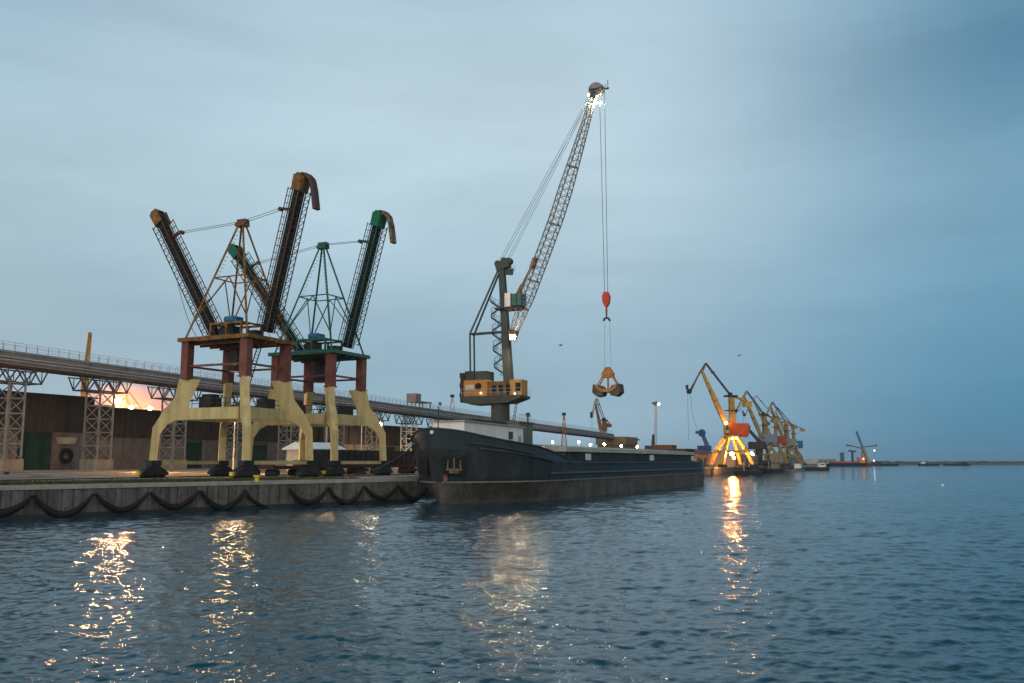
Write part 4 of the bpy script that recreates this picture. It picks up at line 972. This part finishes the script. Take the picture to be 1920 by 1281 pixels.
luffer('brown portal crane standing beyond the hatch covers of the barge', onq(1133, 452), math.radians(58), CBRN, mat('brown_house', (.15, .12, .1), .6), 1.0)
luffer('yellow portal crane boom rising behind the brown warehouse roof and gallery', onq(146, 228), math.radians(121), CYEL, mat('ochre_house', (.4, .26, .09), .6), 1.1, jib=False)
luffer('small orange lit portal crane in the lamp glow behind the warehouse roof', onq(268, 400), math.radians(40), CYEL, RORG, .98)

# smaller mobile cranes far off
def small_crane(label, loc, lean, Hh, m, m2, name='mobile_crane', lamp=False, w=1.0):
    t = thing(name, label, 'crane', loc, 0, None)
    MB().box(-4, 4, -3, 3, .8, 2.4).box(-3.6, -2.4, -3, 3, 0, .8).box(2.4, 3.6, -3, 3, 0, .8).build('chassis', m2, t)
    MB().tube([(0, 0, 2.4), (0, 0, 7)], 1.4, 12).build('pedestal', m2, t)
    MB().box(-4, 2.5, -2, 2, 7, 10).build('machine_house', m2, t)
    MB().bar((0, 0, 10), (lean * .15, 0, Hh * .5), 1.6, 1.6, V((0, 1, 0)), 1.1, 1.1).build('tower', m2, t)
    b = MB(); p, q = V((1.2, 0, 9)), V((lean, 0, Hh))
    for sx in (-.5, .5):
        for sy in (-.5, .5): b.bar(p + V((sx * w, sy * w, 0)), q + V((sx * .7 * w, sy * .7 * w, 0)), .28 * w)
    for k in range(14):
        a = p.lerp(q, k / 14); c = p.lerp(q, (k + 1) / 14); sg = 1 if k % 2 else -1
        b.bar(a + V((sg * .5 * w, -.5 * w, 0)), c + V((-sg * .5 * w, -.5 * w, 0)), .16 * w); b.bar(a + V((sg * .5 * w, .5 * w, 0)), c + V((-sg * .5 * w, .5 * w, 0)), .16 * w)
    b.build('boom', m, t); MB().tube([q - V((0, .6, 0)), q + V((0, .6, 0))], 1.2 * w, 10).bar(q, q + V((-2.0 * w, 0, .4)), .8 * w).build('boom_head', m2, t)
    if lamp: bulb(t, q + V((1.2, -1.2, -.2)), .5, LAMP_F, 'floodlight')
    return t
small_crane('slim pale crane tower with a white lamp at its top, beyond the barge', onq(1225, 470), 2.0, 31.5, mat('pale_lattice', (.36, .36, .36), .5), DGREY, lamp=True)
small_crane('stubby navy blue crane tower between the barge stern and the lit crane', onq(1324, 470), -1.8, 16.5, NAVY, NAVY, w=1.6)
small_crane('mobile crane with a dark slanting boom beyond the lit crane', onq(1424, 380), -4.8, 16.0, DRK, DRK, w=1.2)

# ------------------------------------------------------------------ lamps, sheds, small things along the quays
def lamp_post(label, px, py, D, m, r, z0=3.0):
    q = P(px, py, D); t = thing('lamp_post', label, 'lamp', (q.x, q.y, z0), 0, 'quay lamps')
    hh = q.z - z0; MB().tube([(0, .25, 0), (0, .25, hh + .2)], .14, 8, .09).build('post', GALV, t)
    MB().box(-.4, .4, -.1, .5, hh + .15, hh + .35).build('lamp_head', DRK, t); bulb(t, (0, 0, hh), r, m); return t
lamp_post('bright sodium floodlight standing on the warehouse roof beside the second trestle', 222, 752, 171, LAMP_O, .55, 13.7)
lamp_post('lower sodium floodlight just clearing the warehouse roof', 246, 765, 176, glow('roof_sodium', (1, .33, .07), 900), .42, 13.7)
lamp_post('dim sodium floodlight at the roof edge before the small orange crane', 281, 766, 181, glow('dim_sodium', (1, .33, .07), 700), .4, 13.7)
lamp_post('floodlight behind the portal beam of the ochre loader', 440, 778, 140, glow('portal_sodium', (1, .60, .30), 330), .4, 2.9)
lamp_post('floodlight on a tall post behind the far column of the green loader', 614, 745, 165, glow('portal_sodium_two', (1, .60, .30), 130), .4)
lamp_post('warm white floodlight beside the landside leg of the green loader', 712, 796, 172, LAMP_W, .42)
lamp_post('floodlight on a tall post hidden behind the waterside leg of the green loader', 679, 748, 175, glow('dim_post_lamp', (1, .7, .45), 45), .4)
lamp_post('added hidden sodium light low on the yard behind the landside leg of the ochre loader', 287, 861, 133, glow('added_yard_sodium', (1, .45, .13), 2000), .3, 2.7)  # added lamp, out of sight, to warm the loader legs and the ground
lamp_post('added hidden sodium light low on the yard behind the near leg of the ochre loader', 461, 858, 133, glow('added_yard_sodium', (1, .45, .13), 1500), .3, 2.8)  # second unseen lamp, added to warm the legs of the green loader
lamp_post('added hidden low yellow light beside the lit trestle behind the wagons', 748, 857, 229, glow('added_yard_yellow', (1, .66, .30), 2600), .3)  # unseen lamp added to light the trestle and the gallery underside
row = [(1036, 829, 'beside the grey locker on the barge'), (1085, 829, 'below the end of the gallery'), (1107, 834, 'below the brown crane, the lower one'), (1133, 833, 'on the concrete transfer house'), (1165, 836, 'in the gap before the pale crane tower'), (1195, 838, 'just before the pale crane tower'), (1231, 838, 'at the foot of the pale crane tower')]
for px, py, l in row: lamp_post('warm white lamp shining over the hatch covers ' + l, px, py, 300, LAMP_P, .36, 2.6)
lamp_post('broad pinkish floodlight beyond the lit crane legs', 1409, 852, 360, glow('pink_floodlight', (1, .75, .72), 60), .9, 2.5)
lamp_post('lamp on a thin post behind the bow of the barge', 825, 757, 262, mat('unlit_lamp', (.1, .1, .12), .5), .5)

def shed(label, loc, rz, lx, ly, h, wall, roof, rh=1.6, doors=2, name='shed'):
    t = thing(name, label, 'shed', loc, rz); MB().box(-lx / 2, lx / 2, -ly / 2, ly / 2, 0, h).build('wall', wall, t)
    MB().prism([(-ly / 2 - .3, h), (ly / 2 + .3, h), (ly / 2 + .3, h + .15), (0, h + rh), (-ly / 2 - .3, h + .15)], (0, 0, 0), (0, 1, 0), UP, lx + .6).build('roof', roof, t)
    for k in range(doors):
        x = -lx / 2 + lx * (k + .5) / doors; MB().box(x - 1.4, x + 1.4, -ly / 2 - .06, -ly / 2, 0, min(3.6, h * .7)).build('door', mat('brown_shed_door', (.09, .06, .045), .6), t)
        MB().box(x + 2.0, x + 3.2, -ly / 2 - .05, -ly / 2, h * .45, h * .45 + 1).build('window', WIN, t)
    return t
shed('long sandy shed with brown roof behind the barge stern', onq(1296, 330), RZ, 40, 12, 4.4, SAND, BRROOF, 1.8, 4)
shed('pale sandy wall shed behind the lit yellow crane', onq(1375, 345), RZ, 46, 10, 4.0, SAND, mat('sand_roof', (.25, .2, .16), .8), 1.2, 5)
shed('brown shed beneath the gallery behind the bow of the barge', onq(850, 240), RZ, 16, 8, 9.5, mat('rust_brown_wall', (.26, .11, .05), .8, 0, .25, .5), BRROOF, 1, 2)
shed('low grey shed behind the row of ochre cranes', onq(1470, 560), RZ, 60, 14, 5.5, mat('grey_shed_wall', (.2, .19, .18), .8), mat('grey_shed_roof', (.14, .13, .13), .8), 1.5, 4)
t = thing('transfer_house', 'concrete transfer house at the far end of the gallery', 'transfer tower', gal(262, 0, 3.0), RZ)
MB().box(0, 16, -6, 6, 0, 8.5).build('wall', mat('ochre_concrete', (.15, .115, .08), .8, 0, .25, .4, None, 0, .25), t); MB().box(-.6, 16.8, -6.6, 6.6, 8.5, 11.8).build('upper_house', mat('ochre_upper', (.16, .12, .075), .8, 0, .25, .4), t); MB().box(15, 19, -7, 7, 10.6, 11.1).build('roof_platform', DRK, t)
for x in (2, 7, 12): MB().box(x, x + 2, -6.05, -6, 4, 6).build('window', WIN, t)
MB().box(4, 10, -6.06, -6, 0, 3.8).build('door', mat('pale_blue_door', (.5, .56, .56), .6), t)
# far shed walls below the gallery with pale panels
t = thing('silo_building', 'pale panelled building below the far stretch of gallery', 'building', gal(205, 9, 3.0), RZ)
MB().box(-30, 44, 0, 12, 0, 7.2).build('wall', mat('pale_panel', (.30, .31, .30), .7, 0, .2, .25, None, 0, .3), t); MB().box(-31, 45, -.6, 12.6, 7.2, 7.6).build('roof', ROOF, t)
for k in range(9): MB().box(-26 + k * 8, -22 + k * 8, -.06, 0, 2.5, 5.5).build('window', mat('pale_glazing', (.35, .4, .42), .3), t)
# lattice mast and roof mast on the gallery skyline
def pylon(label, px, pyt, pyb, D, wb, m):
    q = P(px, pyb, D); q2 = P(px, pyt, D); t = thing('lattice_pylon', label, 'pylon', (q.x, q.y, 3.0), 0); hh = q2.z - 3.0
    f = MB(); 
    for sx in (-1, 1):
        for sy in (-1, 1): f.bar((sx * wb, sy * wb, 0), (sx * .25, sy * .25, hh - 1), .22)
    for k in range(7):
        a = k / 7; b = (k + 1) / 7; wa = wb + (.25 - wb) * a; w2 = wb + (.25 - wb) * b; za, zb = (hh - 1) * a, (hh - 1) * b
        for sy in (-1, 1): f.bar((-wa, sy * wa, za), (w2, sy * w2, zb), .13); f.bar((wa, sy * wa, za), (-w2, sy * w2, zb), .13); f.bar((-w2, sy * w2, zb), (w2, sy * w2, zb), .12)
    f.build('lattice', m, t); MB().box(-.7, .7, -.7, .7, hh - 1, hh).build('mast_head', DRK, t)
pylon('grey lattice pylon on the skyline behind the bow', 847, 740, 868, 330, 3.6, GALV)
pylon('small signal mast on the skyline behind the grey deck locker', 1058, 774, 868, 330, 1.3, CBRN)

# ------------------------------------------------------------------ craft moored along the far quay, breakwater, far ship
def barge(label, px, D, L_, B_, Hh, m, house, name='moored_barge', hm=None, off=0, rz=None):
    q = P(px, 866, D); t = thing(name, label, 'boat', (q.x, q.y, 0), RZ if rz is None else rz)
    h = MB(); k = L_ / 2
    o = [(-k, 0), (-k * .8, -B_ / 2), (k, -B_ / 2), (k, B_ / 2), (-k * .8, B_ / 2)]; n = len(o)
    h.add([(x * .97, y_ * .9, -.4) for x, y_ in o] + [(x, y_, Hh) for x, y_ in o], [tuple(range(n))[::-1], tuple(range(n, 2 * n))] + [(i, (i + 1) % n, n + (i + 1) % n, n + i) for i in range(n)]); h.build('hull', m, t)
    g_ = MB()
    for i in range(n): a, b = o[i], o[(i + 1) % n]; g_.bar((a[0], a[1], Hh + .1), (b[0], b[1], Hh + .1), .25, .25)
    g_.build('gunwale', DRK, t)
    if house:
        MB().box(k * .45, k * .8, -B_ * .3, B_ * .3, Hh, Hh + 2.4).build('cabin', hm or WHT, t); MB().box(k * .43, k * .82, -B_ * .33, B_ * .33, Hh + 2.4, Hh + 2.6).build('cabin_roof', DRK, t); MB().box(k * .5, k * .75, -B_ * .3 - .04, -B_ * .3, Hh + 1.2, Hh + 1.9).build('window', WIN, t)
    MB().tube([(-k * .5, 0, Hh), (-k * .5, 0, Hh + 3.2)], .1, 6).build('mast', GALV, t)
    return t
barge('low dark pontoon barge at the foot of the lit crane', 1402, 290, 26, 5, 1.3, DRK, False)
barge('dark work boat moored just past the pontoon barge', 1447, 360, 30, 5, 1.4, mat('black_hull', (.025, .027, .03), .6), True, hm=mat('boat_cabin_brown', (.2, .14, .1), .6))
barge('grey launch with a pale deck moored below the ochre cranes', 1492, 430, 24, 5, 1.1, mat('grey_hull', (.2, .22, .24), .5), True)
barge('pale ferry boat with dark hull at the end of the quay', 1520, 450, 17, 5, 1.5, mat('dark_hull', (.03, .035, .04), .5), True, rz=.1)
bw = MB(); a, b = P(1500, 866, 1250), P(2600, 866, 1500); a.z = b.z = 0
d = (b - a).normalized(); nn = V((-d.y, d.x, 0)); prev = None; k = 0.0
while k < (b - a).length:
    hh = 5.0 + random.uniform(-.5, .5); q = a + d * k; q2 = a + d * (k + 9.9)
    bw.hexa([q - nn * 5 + UP * -1, q2 - nn * 5 + UP * -1, q2 + nn * 6 + UP * -1, q + nn * 6 + UP * -1], [q - nn * 1.5 + UP * hh, q2 - nn * 1.5 + UP * hh, q2 + nn * 3 + UP * hh, q + nn * 3 + UP * hh]); k += 10
tag(bw.build('breakwater', BRK), 'long low grey stone breakwater closing the horizon', 'breakwater')
# far land pier behind the ferry
pr = MB(); a, b = P(1490, 866, 800), P(1590, 866, 900); pr.hexa([(a.x, a.y, -1), (b.x, b.y, -1), (b.x, b.y + 40, -1), (a.x, a.y + 40, -1)], [(a.x, a.y, 2.5), (b.x, b.y, 2.5), (b.x, b.y + 40, 2.5), (a.x, a.y + 40, 2.5)])
tag(pr.build('pier', FOOT), 'grey concrete pier beyond the row of ochre cranes', 'pier')
shed('long pale store shed on the far pier', V(((a.x + b.x) / 2, a.y + 75 - 40 + 20, 2.5)), math.atan2(b.y - a.y, b.x - a.x), 44, 12, 4.0, mat('pale_far_shed', (.32, .33, .33), .7), mat('pale_far_roof', (.4, .42, .43), .7), 1.4, 4)
q = P(1514, 866, 780); t = thing('signal_tower', 'small dark signal tower on the far pier', 'tower', (q.x, q.y + 30, 2.5)); MB().tube([(0, 0, 0), (0, 0, 16)], 1.2, 10, .9).build('shaft', mat('tower_purple_grey', (.1, .09, .12), .7), t); MB().tube([(0, 0, 16), (0, 0, 19)], 2.0, 10).build('lantern_room', mat('tower_dark', (.09, .08, .11), .6), t)
# red ship and floating cranes far out
q = P(1582, 866, 860); t = thing('cargo_ship', 'distant dark cargo ship with a red deck off the far pier', 'ship', (q.x, q.y, 0), 0)
h = MB(); o = [(-20, 0), (-15, -4), (20, -4), (20, 4), (-15, 4)]; n = 5
h.add([(x * .95, y_ * .8, -.5) for x, y_ in o] + [(x, y_, 3.2 if x > -16 else 4.4) for x, y_ in o], [tuple(range(n))[::-1], tuple(range(n, 2 * n))] + [(i, (i + 1) % n, n + (i + 1) % n, n + i) for i in range(n)]); h.build('hull', mat('ship_black_hull', (.02, .024, .035), .5), t)
MB().box(-13, 13, -3.6, 3.6, 3.1, 4.6).build('deck_cargo', mat('ship_red_deck', (.32, .06, .05), .6), t); MB().box(13.5, 19, -3.5, 3.5, 3.2, 8.4).build('bridge_house', mat('ship_house', (.4, .2, .1), .6), t)
for x in (-3, -1): MB().box(x, x + 1.4, -1, 1, 4.6, 13).build('cargo_post', mat('post_slate', (.09, .12, .14), .6), t)
bulb(t, (17, -4.2, 7.0), .5, glow('ship_orange_lamp', (1, .5, .2), 8), 'deck_light')
q = P(1617, 866, 900); t = thing('floating_crane', 'distant floating crane with a tall blue raked boom and crossed arms', 'crane', (q.x, q.y, 0), 0)
MB().box(-15, 15, -6, 6, -.5, 3.0).build('pontoon', mat('pontoon_dark', (.05, .04, .045), .6), t)
m = MB()
for sy in (-2, 2): m.bar((6, sy, 3), (1.0, sy * .5, 20), 2.2, 2.2, UP, 1.2, 1.2); m.bar((0, sy, 3), (.5, sy * .5, 18), .8)
m.build('gantry', mat('far_ochre', (.26, .19, .12), .6), t)
MB().bar((1, 0, 18), (-4.5, 0, 34), 1.6, 1.6, V((0, 1, 0)), 1.8, 1.2).build('boom', mat('far_blue_boom', (.04, .14, .22), .5), t)
m = MB(); m.bar((-14, 0, 20.5), (0, 0, 17.5), .9); m.bar((14, 0, 20.0), (0, 0, 18.5), .9); m.bar((14, 0, 19.2), (14, 0, 20.8), 1.6); m.bar((-14, 0, 19.6), (-14, 0, 21.2), 1.6); m.bar((-13, 0, 15.0), (-6, 0, 14.4), 1.6); m.bar((-9.5, 0, 3), (-9.5, 0, 14.5), 1.8); m.build('derrick_arm', mat('far_derrick', (.05, .07, .08), .6), t)
for q_ in ((11.5, -2.2, 15.2), (-3, -3, 6.6), (8.8, -6.2, 5.4)): bulb(t, q_, .55, glow('far_white_lamp', (1, .9, .85), 8), 'work_light')
for px, D, lab, hm, L_ in ((1742, 1000, 'far dark boat with a white cabin near the breakwater', WHTB, 22), (1793, 1040, 'far dark tug with a short mast near the breakwater', DGREY, 30), (1662, 960, 'far low boat beside the floating crane', DGREY, 26)):
    barge(lab, px, D, L_, 6, 2.0, mat('far_boat_hull', (.02, .03, .035), .6), True, hm=hm, rz=math.pi if px < 1760 else 0, name='far_boat')
q = G(1767, 912, 0); bo = MB(); bo.ball((0, 0, .1), .34, 12, 8, 1, 1, .8); bo.tube([(0, 0, .3), (0, 0, .5)], .07, 8); o = bo.build('mooring_buoy', WHTB, None, True); o.location = q; tag(o, 'small white mooring buoy afloat on open water', 'buoy')
def gull(px, py, D, label, s=1):
    b = MB(); b.ball((0, 0, 0), .13, 8, 6, 2.6, 1, 1)
    for sy in (-1, 1): b.prism([(-.12, 0), (.14, 0), (.06, .45), (-.10, .45)], (0, 0, .04), (1, 0, 0), (0, sy * .88, .45), .03); b.prism([(-.10, .45), (.06, .45), (-.12, .95)], (0, 0, .04), (1, 0, 0), (0, sy * .95, .25), .03)
    b.prism([(-.3, -.05), (-.55, -.14), (-.55, .14), (-.3, .05)], (0, 0, .02), (1, 0, 0), (0, 1, 0), .03)
    o = b.build('gull', GULL, None, True); o.location = P(px, py, D); o.rotation_euler = (0, .1, .7); o.scale = (s,) * 3; tag(o, label, 'bird', 'gulls in the sky')
gull(1051, 648, 95, 'dark gull flying between the crane lamp and the hook', .55)
gull(1386, 667, 100, 'dark gull flying above the lit yellow crane', .5)

# ------------------------------------------------------------------ air: evening haze over the harbour, dust in the lamplight
def volume(name, density, col, aniso=.2):
    m = bpy.data.materials.new(name); m.use_nodes = True; t = m.node_tree; t.nodes.clear()
    o = t.nodes.new('ShaderNodeOutputMaterial'); v = t.nodes.new('ShaderNodeVolumePrincipled'); v.inputs['Density'].default_value = density
    v.inputs['Color'].default_value = (*col, 1); v.inputs['Anisotropy'].default_value = aniso; t.links.new(v.outputs[0], o.inputs['Volume']); return m
hz = MB().box(-3050, 3050, -250, 4550, -3.2, 72).build('haze', volume('evening_haze', .00009, (.66, .82, .95))); hz['kind'] = 'stuff'

dm = MB(); dm.ball((0, 0, 0), 1, 20, 12, 12, 8, 3.5); dob = dm.build('dust', volume('lamplit_dust', .030, (1, .55, .28), 0), None, True)
q = P(247, 757, 175); dob.location = q; dob.rotation_euler = (0, 0, RZ); dob['kind'] = 'stuff'; tag(dob, 'orange lamplit dust hanging over the warehouse roof', 'dust')

for k, (kx, z, bx_, by_, lab) in enumerate(((-1.6, 7.3, -19, 106, 'slack mooring rope from the top of the bow to the quay edge'), (.6, 6.6, -13.5, 112, 'mooring rope from the shoulder of the bow down to the quay'))):
    p0 = STEM + SD * kx + UP * z + V((-SD.y, SD.x, 0)) * (halfb(kx, z) * .8 if k else .4); p1 = V((bx_, by_, QZ + .3))
    tag(MB().tube([p0.lerp(p1, i / 12) - UP * (1.0 * math.sin(math.pi * i / 12)) for i in range(13)], .035, 5).build('mooring_rope', ROPE), lab, 'rope', 'mooring ropes')
